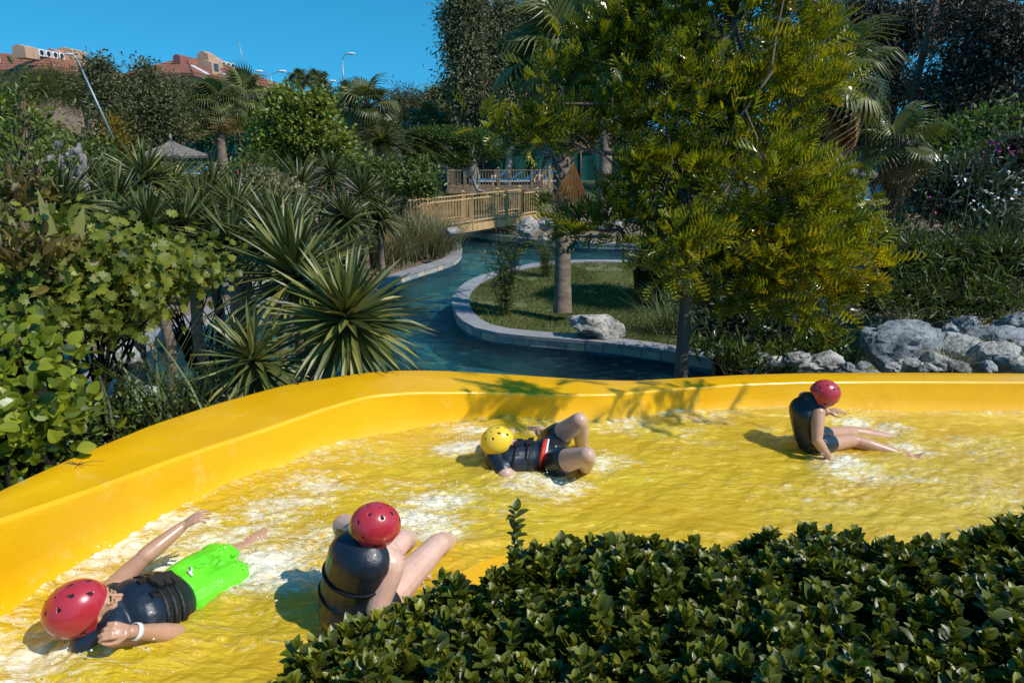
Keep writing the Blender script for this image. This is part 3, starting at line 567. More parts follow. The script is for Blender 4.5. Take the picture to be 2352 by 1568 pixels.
def limbseg(g, a, b, ra, rb, mid=None, bulge=None):
    """tapered limb with a muscle belly a third of the way down"""
    a = np.asarray(a, float); b = np.asarray(b, float); t = mid or .35; c = a + (b - a) * t; rm = bulge or (ra * (1 - t) + rb * t) * 1.07; g.cap(a, ra, c, rm); g.cap(c, rm, b, rb)
def hand(g, wrist, d, palm_n, s=1.0, curl=.6, thumb=1, spread=.10):
    """d: towards the fingers, palm_n: out of the palm, thumb side = thumb*cross(d,palm_n)"""
    d = nrm(d); pn = nrm(np.asarray(palm_n) - d * np.dot(palm_n, d)); sd_ = np.cross(d, pn) * thumb; w0 = np.asarray(wrist, float)
    for k in range(4):
        off_ = sd_ * (.030 - .020 * k) * s; base = w0 + d * (.082 - .004 * abs(k - 1)) * s + off_ * 1.05; g.cap(w0 + off_ * .55 + d * .012 * s, .0135 * s, base, .0115 * s, 10)
        L = (.075, .084, .078, .062)[k] * s; dd = nrm(d + sd_ * spread * (1.5 - k)); p = base; ang = curl * (.8 + .12 * k)
        for j, (fr_, r) in enumerate(((.45, .0092), (.31, .0083), (.24, .0074))):
            an = ang * (j + .6); q = p + (dd * math.cos(an) + pn * math.sin(an)) * L * fr_; g.cap(p, r * s * 1.06, q, r * s * .96, 10); p = q
    t0 = w0 + d * .022 * s + sd_ * .020 * s; t1 = t0 + (d * .55 + sd_ * .62 + pn * .35) * .042 * s; t2 = t1 + (d * .85 + sd_ * .15 + pn * .42) * .034 * s; t3 = t2 + (d * .9 - sd_ * .12 + pn * .4) * .026 * s
    g.cap(t0, .015 * s, t1, .012 * s, 10); g.cap(t1, .0115 * s, t2, .0098 * s, 10); g.cap(t2, .0098 * s, t3, .008 * s, 10)
    g.ell(w0 + d * .045 * s, (.036 * s, .034 * s, .016 * s), np.stack([d, sd_, pn], 1), 12, 8)
def foot(g, ankle, heel_dir, toe_dir, sole_n, s=1.0):
    toe_dir = nrm(toe_dir); sole = nrm(sole_n); a = np.asarray(ankle, float); side = np.cross(toe_dir, sole)
    heel = a - toe_dir * .045 * s + sole * .045 * s; ball = a + toe_dir * .11 * s + sole * .052 * s; g.cap(a, .036 * s, heel, .030 * s); g.cap(a, .036 * s, a + toe_dir * .05 * s + sole * .02 * s, .032 * s)
    for k in range(5):
        o = side * (.030 - .015 * k) * s; g.cap(heel + o * .4 + toe_dir * .02 * s, .022 * s, ball + o - toe_dir * .012 * k * s, .0145 * s, 10); g.cap(ball + o - toe_dir * .012 * k * s, .012 * s, ball + o + toe_dir * ((.058, .05, .044, .036, .028)[k] - .012 * k * .6) * s, (.0125, .0095, .009, .0085, .008)[k] * s, 10)
def head(g, c, f, u, s=1.0):
    """head centre c, facing f, crown u; s=1: 0.225 high. returns named points"""
    R = frame(f, u); P = lambda x, y, z: np.asarray(c) + R @ (np.array([x, y, z]) * s)
    g.ell(P(-.008, 0, .022), (.092 * s, .074 * s, .088 * s), R, 20, 14); g.ell(P(.022, 0, -.030), (.068 * s, .060 * s, .074 * s), R, 20, 14)
    g.cap(P(.068, 0, -.086), .020 * s, P(.060, 0, -.075), .028 * s)                                # chin
    for q in (-1, 1):
        g.ell(P(.058, q * .036, -.025), (.028 * s, .024 * s, .022 * s), R, 12, 8); g.cap(P(.078, q * .016, .018), .010 * s, P(.070, q * .045, .018), .011 * s)  # cheek, brow
        g.ell(P(.074, q * .031, -.001), (.014 * s, .016 * s, .010 * s), R, 12, 8)                        # closed eye lid
        g.ell(P(-.008, q * .076, -.012), (.020 * s, .009 * s, .031 * s), R, 12, 8); g.cap(P(.01, q * .050, -.055), .018 * s, P(.048, q * .022, -.086), .017 * s)  # ear, jaw
    g.cap(P(.082, 0, .010), .008 * s, P(.106, 0, -.030), .0105 * s, 12)
    for q in (-1, 1): g.ell(P(.092, q * .013, -.036), (.012 * s, .009 * s, .008 * s), R, 10, 8)
    g.cap(P(.086, -.016, -.056), .0075 * s, P(.086, .016, -.056), .0075 * s, 10); g.cap(P(.084, -.014, -.067), .008 * s, P(.084, .014, -.067), .008 * s, 10)
    return dict(R=R, P=P, mouth=P(.088, 0, -.061), eyes=[P(.086, .031, -.003), P(.086, -.031, -.003)])
def helmet(parent, c, f, u, r, shell, slit_side=(1, -1), front=84):
    R = frame(f, u); nu, nv = 240, 130; c = np.asarray(c, float)
    ph = np.linspace(0, 2 * math.pi, nu + 1)[:-1]; side = np.exp(-((np.abs(np.abs(((ph + math.pi) % (2 * math.pi)) - math.pi) - math.radians(98)) / math.radians(34)) ** 4))
    fr_ = np.cos(ph); tmax = np.radians(104 + 0 * ph) - np.radians(104 - front) * sstep(.35, .75, fr_) + np.radians(30) * side
    t = np.linspace(0, 1, nv)[:, None]; TH = t * tmax[None]; PH = np.broadcast_to(ph[None], TH.shape)
    rr = 1 + .05 * sstep(math.radians(98), math.radians(118), TH) * -1.0 + .018 * np.exp(-((TH - tmax[None]) / .05) ** 2)
    ax, ay, az = 1.13, .98, 1.0
    body = np.stack([np.sin(TH) * np.cos(PH) * ax * rr, np.sin(TH) * np.sin(PH) * ay * rr, np.cos(TH) * az * rr], -1)
    # below the equator the sides hang straighter
    lowm = TH > math.pi / 2; body[..., 0] = np.where(lowm, np.cos(PH) * ax * rr * (.55 + .45 * np.sin(TH)), body[..., 0]); body[..., 1] = np.where(lowm, np.sin(PH) * ay * rr * (.55 + .45 * np.sin(TH)), body[..., 1])
    vents = [(0, 0, .045, .045)]
    for k in range(6): vents.append((math.radians(29), math.radians(30 + 60 * k),  .12, .078))
    for a in (20, -20, 160, 200): vents.append((math.radians(61), math.radians(a), .12, .078))
    for a in (90, -90): vents.append((math.radians(88), math.radians(a * 1.45), .06, .06))
    dep = np.zeros(TH.shape)
    for th0, ph0, la, lb in vents:
        dp = (PH - ph0 + math.pi) % (2 * math.pi) - math.pi; yy = TH - th0; xx = dp * np.sin(max(th0, .02)) if th0 > .01 else TH * 0
        wdt = lb * (.72 + .55 * np.clip(yy / max(la, 1e-3), -1, 1)) if th0 > .3 else lb
        dep = np.maximum(dep, 1 - sstep(.85, 1.12, np.sqrt((yy / la) ** 2 + (xx / np.maximum(wdt, .004)) ** 2)))
    sl_ = np.zeros(TH.shape)
    for a in slit_side:
        dp = (PH - a * math.radians(96) + math.pi) % (2 * math.pi) - math.pi
        for j in range(4): sl_ = np.maximum(sl_, 1 - sstep(.8, 1.2, np.sqrt((dp / (.30 - .045 * j)) ** 2 + ((TH - math.radians(107 + j * 5.2)) / .021) ** 2)))
    dep = np.maximum(dep, sl_); body = body * (1 - .05 * dep[..., None])
    V = c + (body * r) @ R.T; inner = c + (body * r * .93) @ R.T
    g = G(); idx_ = np.arange(nu * nv).reshape(nv, nu); nx = np.roll(idx_, -1, 1); Fq = np.stack([idx_[:-1], idx_[1:], nx[1:], nx[:-1]], -1).reshape(-1, 4)
    fm_ = (dep[:-1] + dep[1:]) / 2 > .45; g.add(V.reshape(-1, 3), Fq, fm_.ravel().astype(int))
    g.grid(np.concatenate([np.stack([V[-1], inner[-1]], 0), np.stack([V[-1], inner[-1]], 0)[:, :1]], 1), 0); g.add(inner[::4].reshape(-1, 3), np.stack([np.arange((len(inner[::4]) - 1) * nu).reshape(-1, nu), np.roll(np.arange((len(inner[::4]) - 1) * nu).reshape(-1, nu), -1, 1), np.roll(np.arange((len(inner[::4]) - 1) * nu).reshape(-1, nu), -1, 1) + nu, np.arange((len(inner[::4]) - 1) * nu).reshape(-1, nu) + nu], -1).reshape(-1, 4), 1)
    return g.build('helmet', [shell, M['foampad']], parent, True)
def torso(g, neck, chest, waist, hip, side, front, ws=.15, wc=.13, ww=.115, wh=.13, dep=.095, infl=0.0, lo=True):
    side = nrm(side); front = nrm(front)
    def sect(c, wd, dp):
        ax = np.stack([side, front, np.cross(side, front)], 1); g.ell(c, (wd + infl, dp + infl, (dp * .9) + infl), ax, 18, 12)
    ks = [(neck * .25 + chest * .75, ws, dep * .85), (chest, wc, dep), (chest * .5 + waist * .5, (wc + ww) / 2, dep * .95), (waist, ww, dep * .88)]
    if lo: ks += [(waist * .5 + hip * .5, (ww + wh) / 2, dep * .92), (hip, wh, dep)]
    P = [k[0] for k in ks]
    for (a, wa_, da), (b, wb_, db) in zip(ks[:-1], ks[1:]):
        for t in (0, .34, .67, 1): sect(a * (1 - t) + b * t, wa_ * (1 - t) + wb_ * t, da * (1 - t) + db * t)

# ---------- boy in lime green shorts, lying on his back, bottom left
J = PZ
p1 = empty('person', onwater(330, 1400), 'child in red helmet and lime green shorts lying back with one arm stretched out', 'person')
hd = J(174, 1390, 1.56); fdir = V3(.80, .30, .50); udir = V3(-.62, -.52, .40)
nk = J(266, 1392, 1.49); ch = J(318, 1392, 1.46); wa_ = J(375, 1375, 1.40); hp = J(432, 1350, 1.36)
sdv = nrm(np.cross(nrm(hp - nk), V3(.15, -.35, 1))); sdv = sdv if sdv[1] > 0 else -sdv; frv = nrm(np.cross(sdv, nrm(hp - nk))); frv = frv if frv[2] > 0 else -frv
shF = J(258, 1345, 1.50); shN = J(262, 1452, 1.45); elF = J(334, 1270, 1.60); wrF = J(418, 1203, 1.66); elN = J(405, 1447, 1.375); wrN = J(300, 1443, 1.50)
g = G(); H = head(g, hd - nrm(udir) * .066 + nrm(fdir) * .010, fdir, udir, .84); g.cap(nk, .048, H['P'](-.02, 0, -.07), .048)
torso(g, nk, ch, wa_, hp, sdv, frv, .115, .125, .105, .115, .080)
g.cap(nk, .05, shF, .048); g.cap(nk, .05, shN, .048)
limbseg(g, shF, elF, .047, .034, .4, .043); limbseg(g, elF, wrF, .037, .024, .3, .038); hand(g, wrF, J(456, 1178, 1.70) - wrF, V3(.25, .3, -.9), .82, .5, 1)
limbseg(g, shN, elN, .047, .036, .4, .043); limbseg(g, elN, wrN, .037, .025, .3, .038); hand(g, wrN, J(250, 1440, 1.54) - wrN, V3(-.1, .5, -.75), .84, .95, 1)
hipF, hipN = hp + sdv * .06, hp - sdv * .06; knF, knN = J(556, 1262, 1.325), J(575, 1302, 1.315); anF, anN = J(668, 1185, 1.27), J(700, 1222, 1.25)
for a, b, c in ((hipF, knF, anF), (hipN, knN, anN)):
    limbseg(g, a, b, .072, .048, .3, .068); limbseg(g, b, c, .048, .030, .3, .050); foot(g, c, None, nrm(c - b) + V3(0, 0, -.25), V3(0, 0, -1), .8)
def mf(c, pts, r): return (np.min(np.linalg.norm(c[:, None] - np.array(pts)[None], axis=2) / np.array(r)[None], axis=1) < 1)
mo = H['P']; lipp = [mo(.092, y, -.061) for y in (-.014, -.007, 0, .007, .014)]; browp = [mo(.088, s_ * y, .017) for s_ in (-1, 1) for y in (.018, .026, .034, .042)]; lash = [mo(.088, s_ * y, -.007) for s_ in (-1, 1) for y in (.020, .027, .034, .041)]
def matf(c): r = np.zeros(len(c)); r[mf(c, lipp, [.0115] * 5)] = 1; r[mf(c, browp, [.007] * 8)] = 2; r[mf(c, lash, [.005] * 8)] = 2; return r
remesh(g, 'body', [M['skin1'], M['lips'], M['hair']], p1, .0042, 5, matf)
helmet(p1, hd + V3(.0, .0, .0), fdir, udir, .108, M['hred'], (1, -1), 97)
g = G(); torso(g, nk, ch, wa_ * .75 + hp * .25, hp, sdv, frv, .110, .130, .118, .12, .085, .022, lo=False); g.cap(nk + frv * .0, .07, shN * .75 + nk * .25, .064); g.cap(nk, .07, shF * .6 + nk * .4, .058); g.cap(shN * .5 + nk * .5, .06, J(196, 1468, 1.42), .055)
remesh(g, 'life_vest', [M['vest']], p1, .006, 4)
def strapon(name, pts, wdt, parent, mat, thick=.008):
    g = G(); pts = [np.asarray(p) for p in pts]; P = resample(smoothline(np.array(pts), 2), .012); g.tube(P, wdt, 10, flat=thick / wdt); return g.build(name, mat, parent, True)
def onfront(c, y, up_=.0, dep=.11): return c + sdv * y + frv * dep
for t, nm in ((.30, 'chest_strap'), (.62, 'waist_strap'), (.95, 'hip_strap')):
    c = ch * (1 - t) + wa_ * t; g = G(); gr = []
    for k in range(15):
        an = math.radians(-100 + 200 * k / 14); gr.append(c + sdv * math.sin(an) * .157 + frv * math.cos(an) * .110)
    ax_ = nrm(wa_ - ch); A0 = np.array(gr) - ax_ * .017; A1 = np.array(gr) + ax_ * .017; Bo = np.array(gr) + ax_ * .017 - frv * .003
    g.grid(np.stack([A0 * .97 + c * .03, A0, A1, A1 * .97 + c * .03], 0)); st = g.build(nm, M['strap'], p1, True)
    g = G(); g.box(c + frv * .117 + sdv * .02, (.028, .024, .007), np.stack([sdv, ax_, frv], 1)); g.box(c + frv * .121 - sdv * .012, (.016, .018, .006), np.stack([sdv, ax_, frv], 1)); g.build('buckle', M['buckle'], st)
g = G()
for s_ in (.045, -.045):
    P = np.array([ch * (1 - t) + wa_ * t + sdv * s_ * (1 + .3 * t) + frv * (.104 - .02 * t * t) for t in np.linspace(-.15, 1.0, 12)]); dd = sdv * .015; g.grid(np.stack([P - dd - frv * .02, P - dd, P + dd, P + dd - frv * .02], 0))
g.build('vertical_strap', M['strap'], p1, True)
g = G(); g.cap(hp, .108, hp + (wa_ - hp) * .18, .100); limbseg(g, hipF, hipF * .35 + knF * .65, .092, .088, .5, .10); limbseg(g, hipN, hipN * .35 + knN * .65, .092, .088, .5, .102); g.cap(hipF * .5 + knF * .5, .07, hipF * .4 + knF * .6 + sdv * .05, .07)
for k in range(26):
    t = RNG.random(); a = hp * (1 - t * .6) + (knF if k % 2 else knN) * t * .6 + frv * .085 + sdv * RNG.uniform(-.07, .07); g.cap(a, .012, a + (knN - hp) * .05 + RNG.normal(size=3) * .008, .010, 8)
remesh(g, 'swim_shorts', [M['limecloth']], p1, .0055, 1)
g = G(); g.tube([hp + (wa_ - hp) * .3 + frv * .103 + sdv * y for y in (-.015, 0, .02)], .006, 8); g.tube([hp + (wa_ - hp) * .3 + frv * .106, hp + (wa_ - hp) * .15 + frv * .108 + sdv * .02, hp + (wa_ - hp) * .1 + frv * .104 + sdv * .04], .0045, 8); g.build('drawstring', M['whitecloth'], p1, True)
wd_ = nrm(elN - wrN); x_, y_ = perp(wd_); ring = np.array([[wrN + wd_ * (.012 + z) + (x_ * math.cos(a) + y_ * math.sin(a)) * r for a in np.linspace(0, 2 * math.pi, 28)] for z, r in ((0, .030), (0, .033), (.019, .034), (.019, .031))]); g = G(); g.grid(ring)
wb = g.build('wristband', M['whitecloth'], p1, True)

# ---------- boy seated with his back to us, centre
for c_ in [p1]: c_.location.z -= .012
p2 = empty('person', onwater(800, 1400), 'child in red helmet and navy vest sitting up seen from behind beside the green hedge', 'person')
hp = J(800, 1398, 1.38); wa_ = J(806, 1345, 1.50); ch = J(826, 1280, 1.66); nk = J(852, 1240, 1.73); hd = J(862, 1205, 1.80)
shN = J(893, 1296, 1.62); shF = J(792, 1208, 1.68); sdv = nrm(shN - shF); frv = nrm(V3(.75, .62, .1)); 
g = G(); f2, u2 = V3(.85, .42, -.20), V3(.10, -.22, .95); H = head(g, hd + V3(.0, .01, -.035), f2, u2, .82); g.cap(nk, .050, hd, .05)
torso(g, nk, ch, wa_, hp, sdv, frv, .13, .135, .125, .14, .088); g.cap(nk, .05, shN, .055); g.cap(nk, .05, shF, .055); g.cap(shN, .057, shF, .055); g.cap(shN - V3(0, 0, .05), .05, shF - V3(0, 0, .05), .05)
elN = J(866, 1395, 1.46); wrN = J(900, 1450, 1.33); limbseg(g, shN, elN, .068, .048, .3, .066); limbseg(g, elN, wrN, .041, .027, .3, .041); hand(g, wrN, V3(.5, -.3, -.25), V3(0, 0, -1), .86, .2, 1)
elF = shF + V3(.19, .06, -.17); wrF = elF + V3(.03, .12, -.20); limbseg(g, shF, elF, .052, .04, .4, .05); limbseg(g, elF, wrF, .04, .026); hand(g, wrF, V3(.6, .3, -.1), V3(0, 0, -1), .86, .3, -1)
hN = hp + sdv * .075 + V3(.03, 0, 0); hF = hp - sdv * .075 + V3(.03, .02, 0); kN = J(1006, 1250, 1.45); kF = J(922, 1243, 1.47); aN = J(1040, 1238, 1.13); aF = J(952, 1235, 1.13)
for a, b, c in ((hN, kN, aN), (hF, kF, aF)): limbseg(g, a, b, .083, .054, .35, .080); limbseg(g, b, c, .053, .033, .3, .055); foot(g, c, None, V3(.7, .5, .3), V3(.1, .1, -1), .9)
remesh(g, 'body', [M['skin2']], p2, .0048, 5)
helmet(p2, hd, f2, u2, .094, M['hred'], (1, -1), 92)
g = G(); torso(g, nk, ch, wa_, hp * .7 + wa_ * .3, sdv, frv, .105, .122, .125, .135, .092, .020, lo=True); sm_ = (shN + shF) / 2; sa_, sb_ = sm_ + (shN - sm_) * .42, sm_ + (shF - sm_) * .76; g.cap(nk * .5 + sm_ * .5, .080, sa_, .068); g.cap(nk * .5 + sm_ * .5, .080, sb_, .066); g.cap(sa_ - V3(0, 0, .06), .072, sb_ - V3(0, 0, .06), .072)
lv = remesh(g, 'life_vest', [M['vest']], p2, .0065, 6)
for t in (.55, 1.0):
    c = ch * (1 - t) + hp * t; c = ch * (1 - t) + wa_ * t if t < .6 else wa_ * .72 + hp * .28; ax_ = nrm(nk - hp); P = np.array([c + sdv * math.cos(a) * .143 + frv * math.sin(a) * .110 for a in np.linspace(0, 2 * math.pi, 48)]); g = G(); g.tube(P, .0075, 6, caps=False); g.build('vest_seam', M['seam'], lv, True)
g = G(); g.cap(hp, .128, hp + (wa_ - hp) * .2, .12); limbseg(g, hN, hN * .80 + kN * .20, .095, .092); limbseg(g, hF, hF * .80 + kF * .20, .095, .092); remesh(g, 'swim_shorts', [M['blackcloth']], p2, .007, 2)

# ---------- person in yellow helmet lying back with knees up
p3 = empty('person', onwater(1200, 1050), 'person in yellow helmet floating on the back with both knees raised', 'person')
hd = J(1141, 1006, 1.47); nk = J(1140, 1046, 1.36); ch = J(1180, 1044, 1.33); wa_ = J(1224, 1040, 1.31); hp = J(1262, 1036, 1.30)
shN = J(1160, 1083, 1.30); shF = J(1128, 1012, 1.33); sdv = V3(.12, 1, 0); frv = nrm(V3(.1, -.25, 1))
n3 = nrm(V3(-.32, -.42, .84)); f3 = nrm(V3(.86, -.02, .40))
g = G(); H = head(g, hd - n3 * .052 + f3 * .020, f3, n3, .86); g.cap(nk, .055, hd + V3(.0, .0, -.06), .055)
torso(g, nk + V3(.02, 0, 0), ch, wa_, hp, sdv, frv, .145, .15, .125, .135, .092); g.cap(nk, .055, shF, .055); g.cap(nk, .055, shN, .058)
kF = J(1330, 960, 1.54); kN = J(1348, 1040, 1.46); aF = J(1336, 1027, 1.15); aN = J(1342, 1080, 1.12); hF = J(1262, 1012, 1.30); hN = J(1272, 1058, 1.29)
for a, b, c in ((hF, kF, aF), (hN, kN, aN)): limbseg(g, a, b, .084, .056, .35, .080); limbseg(g, b, c, .056, .038, .32, .058); foot(g, c, None, V3(.8, -.2, .2), V3(.1, 0, -1), .95)
elN = J(1200, 1106, 1.20); wrN = J(1248, 1120, 1.215); limbseg(g, shN, elN, .054, .042); limbseg(g, elN, wrN, .042, .028); hand(g, wrN, J(1290, 1118, 1.24) - wrN, V3(0, 0, -1), .92, .25, 1)
elF = J(1190, 985, 1.17); wrF = J(1240, 982, 1.23); limbseg(g, shF, elF, .052, .042); limbseg(g, elF, wrF, .042, .028); hand(g, wrF, J(1285, 984, 1.31) - wrF, V3(0, -.2, -1), .95, .35, -1)
mo = H['P']; lipp = [mo(.092, y, -.061) for y in (-.014, -.007, 0, .007, .014)]; browp = [mo(.088, s_ * y, .017) for s_ in (-1, 1) for y in (.018, .026, .034, .042)]
def matf(c): r = np.zeros(len(c)); r[mf(c, lipp, [.011] * 5)] = 1; r[mf(c, browp, [.007] * 8)] = 2; return r
remesh(g, 'body', [M['skin3'], M['lips'], M['hair']], p3, .0052, 5, matf)
helmet(p3, hd, f3, n3, .098, M['hyellow'], (1, -1), 95)
g = G(); torso(g, nk, ch, wa_ * .8 + ch * .2, hp, sdv, frv, .135, .15, .14, .12, .098, .024, lo=False); g.cap(nk, .075, shN * .72 + nk * .28, .068); g.cap(nk, .075, shF * .72 + nk * .28, .068); lv = remesh(g, 'life_vest', [M['vest']], p3, .0065, 4)
ax_ = nrm(hp - ch)
for t in (.15, .75):
    c = ch * (1 - t) + wa_ * t; P = np.array([c + sdv * math.sin(a) * .178 + frv * math.cos(a) * .127 for a in np.linspace(-1.75, 1.75, 20)]); g = G(); g.grid(np.stack([P - ax_ * .020 - frv * .01, P - ax_ * .020, P + ax_ * .020, P + ax_ * .020 - frv * .01], 0)); st = g.build('strap', M['strap'], p3, True)
    g = G(); g.box(c + frv * .131 - sdv * .03, (.026, .030, .008), np.stack([ax_, sdv, frv], 1)); g.build('buckle', M['buckle'], st)
g = G(); g.cap(hp, .122, hp * .75 + wa_ * .25, .112); limbseg(g, hF, hF * .68 + kF * .32, .094, .096); limbseg(g, hN, hN * .72 + kN * .28, .094, .096); sh = remesh(g, 'swim_shorts', [M['blackcloth']], p3, .0065, 2)
def rimband(nm, t0, t1, mat, rr=.128):
    gg = G(); rows_ = []
    for t in (t0, t1):
        c = hp * (1 - t) + wa_ * t; rows_.append([c + sdv * math.sin(a) * (rr + .014) + frv * math.cos(a) * (rr - .012) for a in np.linspace(-1.9, 1.9, 30)])
    gg.grid(np.array(rows_)); o = gg.build(nm, mat, sh, True); sd2 = o.modifiers.new('s', 'SOLIDIFY'); sd2.thickness = .006; return o
rimband('red_waistband', .24, .52, M['redcloth'], .129); rimband('white_waistband', .14, .25, M['whitecloth'], .131)

# ---------- boy sitting upright, right
p3.location.z -= .018
p4 = empty('person', onwater(1880, 1000), 'child in red helmet sitting upright far right, one hand trailing in the water', 'person')
hp = J(1866, 1004, 1.14); wa_ = J(1852, 975, 1.24); ch = J(1848, 935, 1.38); nk = J(1872, 915, 1.47); hd = J(1897, 893, 1.56)
shN = J(1880, 938, 1.42); shF = J(1850, 905, 1.44); sdv = nrm(shN - shF + V3(-.02, -.25, 0)); frv = nrm(V3(.9, .15, -.1))
g = G(); f4, u4 = V3(.93, .05, -.30), V3(.25, -.36, .88); H = head(g, hd + V3(.01, 0, -.035), f4, u4, .84); g.cap(nk, .052, hd + V3(-.02, 0, -.04), .052)
torso(g, nk, ch, wa_, hp, sdv, frv, .12, .125, .115, .12, .085); g.cap(nk, .05, shN, .052); g.cap(nk, .05, shF, .052)
elN = J(1878, 1003, 1.24); wrN = J(1906, 1043, 1.09); limbseg(g, shN, elN, .052, .037, .35, .050); limbseg(g, elN, wrN, .038, .025, .3, .038); hand(g, wrN, J(1922, 1070, 1.03) - wrN, V3(-.6, 0, -.5), .88, .25, 1)
elF = J(1876, 945, 1.34); wrF = J(1900, 938, 1.38); limbseg(g, shF, elF, .046, .036); limbseg(g, elF, wrF, .036, .025); hand(g, wrF, J(1930, 932, 1.40) - wrF, V3(.1, .1, -.9), .9, .38, -1)
hN = hp + sdv * .07; hF = hp - sdv * .06; kN = J(1962, 1003, 1.095); kF = J(1960, 984, 1.045); aN = J(2072, 1036, 1.015); aF = J(2070, 1002, .96)
for a, b, c in ((hN, kN, aN), (hF, kF, aF)): limbseg(g, a, b, .070, .050, .3, .068); limbseg(g, b, c, .049, .032, .3, .052); foot(g, c, None, nrm(c - b) * .8 + V3(0, 0, .5), nrm(c - b) * .6 + V3(0, 0, -.7), .9)
remesh(g, 'body', [M['skin1']], p4, .0055, 5)
helmet(p4, hd, f4, u4, .098, M['hred'], (1, -1), 92)
g = G(); torso(g, nk, ch, wa_, wa_ * .5 + hp * .5, sdv, frv, .115, .138, .130, .13, .094, .020, lo=True); g.cap(nk, .072, shN * .66 + nk * .34, .062); g.cap(nk, .072, shF * .7 + nk * .3, .060); remesh(g, 'life_vest', [M['vest']], p4, .007, 5)
g = G(); g.cap(hp, .112, hp * .7 + wa_ * .3, .105); limbseg(g, hN, hN * .68 + kN * .32, .084, .080); limbseg(g, hF, hF * .68 + kF * .32, .084, .080); remesh(g, 'swim_shorts', [M['blackcloth']], p4, .007, 2)

p4.location.z -= .03
# ================================================================== FRONT HEDGE
HZ = 2.02
top = [(520, 1640), (600, 1575), (640, 1542), (700, 1492), (760, 1436), (800, 1415), (870, 1398), (960, 1350), (1010, 1300), (1060, 1300), (1110, 1302), (1150, 1278), (1190, 1245), (1300, 1222), (1500, 1215), (1560, 1222), (1640, 1240), (1700, 1218), (1900, 1236), (2000, 1246), (2100, 1240), (2200, 1228), (2240, 1210), (2352, 1190), (2500, 1190), (2700, 1190)]
edge = np.array([PZ(x, y, HZ)[:2] for x, y in top]); hroot = empty('hedge', (.7, 1.6, .8), 'dense clipped hedge of glossy dark oval leaves in the near foreground', 'hedge')
xe = np.linspace(edge[0, 0] - .05, edge[-1, 0], 160); ye = np.interp(xe, edge[:, 0], edge[:, 1])
def htop(x, y): return HZ - .035 + .050 * fbm(np.stack([x, y, 0 * x], -1), 3.0, 3) - .10 * sstep(-.10, .02, y - np.interp(x, edge[:, 0], edge[:, 1])) - .25 * sstep(-.50, -.75, x)
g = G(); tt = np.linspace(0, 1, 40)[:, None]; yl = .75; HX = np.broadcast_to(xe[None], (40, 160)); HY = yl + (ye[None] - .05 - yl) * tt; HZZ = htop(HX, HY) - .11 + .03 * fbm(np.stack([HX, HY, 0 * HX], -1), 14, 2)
g.grid(np.stack([HX, HY, HZZ], -1)); g.grid(np.stack([np.stack([HX[-1], HY[-1], HZZ[-1]], -1), np.stack([HX[-1], HY[-1], HZZ[-1] - 1.4], -1)])); g.grid(np.stack([np.stack([HX[:, 0], HY[:, 0], HZZ[:, 0]], -1), np.stack([HX[:, 0], HY[:, 0], HZZ[:, 0] - 1.4], -1)])); g.build('dark_inner_core', M['core'], hroot, True)  # dark core sheet added below the leaves, standing in for the shade between them
K = 4600; sx = RNG.uniform(xe[0], xe[-1], K); sy = RNG.uniform(0, 1, K); yb = np.interp(sx, edge[:, 0], edge[:, 1]); sy = yl + (yb - .005 - yl) * (1 - (1 - sy) ** 1.15); sz = htop(sx, sy)
den = fbm(np.stack([sx, sy, 0 * sx], -1), 4.5, 2); keep = den > -.95; sx, sy, sz = sx[keep], sy[keep], sz[keep]; K = len(sx)
lean = nrm(np.stack([RNG.normal(0, .28, K), RNG.normal(0, .28, K) + .10, np.full(K, 1.)], 1)); sh_ = RNG.uniform(-.085, .030, K); O = []; D = []; Nn = []; L = []; A_ = []
ext = [(1185, 1172), (1212, 1215), (1060, 1290), (1575, 1200), (2215, 1185), (2345, 1165), (1710, 1205), (655, 1520)]
def shoot(px, py, z0):  # taller sprigs: several whorls up a stem
    p = PZ(px, py + 20, z0 + .02); return p
sprigs = [(shoot(x, y, HZ + .03), 4) for x, y in ext[:1]]; sh_ = sh_ + .045 * (RNG.random(K) < .07)
for whorl in range(3):
    kk = 4; az0 = RNG.uniform(0, 6.28, K)
    for j in range(kk):
        az = az0 + 2 * math.pi * j / kk + RNG.normal(0, .25, K) + whorl * .8; el = (.35, .85, 1.2)[whorl] + RNG.normal(0, .22, K); d0 = np.stack([np.cos(az) * np.cos(el), np.sin(az) * np.cos(el), np.sin(el)], 1)
        d = nrm(d0 + lean * .35); O.append(np.stack([sx, sy, sz + sh_], 1) + lean * (whorl * .020) + d * .004); D.append(d); Nn.append(nrm(np.array([0, 0, 1.]) - d * d[:, 2:3] * .98 + RNG.normal(0, .16, (K, 3)))); L.append(RNG.uniform(.034, .057, K) * (1.05, 1, .72)[whorl]); A_.append(np.clip((.28, .36, .60)[whorl] + RNG.normal(0, .13, K) + .30 * (RNG.random(K) < .04), 0, 1))
for p, nw in sprigs:
    for q in range(-5, nw + 2):
        for j in range(3):
            az = q * 1.1 + j * 2.1 + RNG.normal(0, .3); el = .75; d = np.array([[math.cos(az) * .6 + .1, math.sin(az) * .6, .62 + RNG.normal(0, .15)]]); O.append(p[None] + np.array([[0, 0, -.10 + .026 * q]])); D.append(nrm(d)); Nn.append(np.array([[-math.cos(az) * .6, -math.sin(az) * .6, .5]])); L.append(np.array([RNG.uniform(.036, .054)])); A_.append(np.array([.38]))
g = G(); O, D, Nn, L, A_ = map(np.concatenate, (O, D, Nn, L, A_)); inst(g, template('ovate'), O, D, Nn, L, L * .64, a=A_); g.A[-1] = g.A[-1] + np.tile(np.where(np.arange(18) % 3 == 1, -.06, .16), len(O)); g.build('leaves', M['hedge'], hroot, True)
g = G()
for k in range(1100):
    j = RNG.integers(K); p = np.array([sx[j], sy[j], sz[j] + sh_[j]]); g.tube([p - lean[j] * .14, p + lean[j] * .05], [.0022, .0014], 4, caps=False)
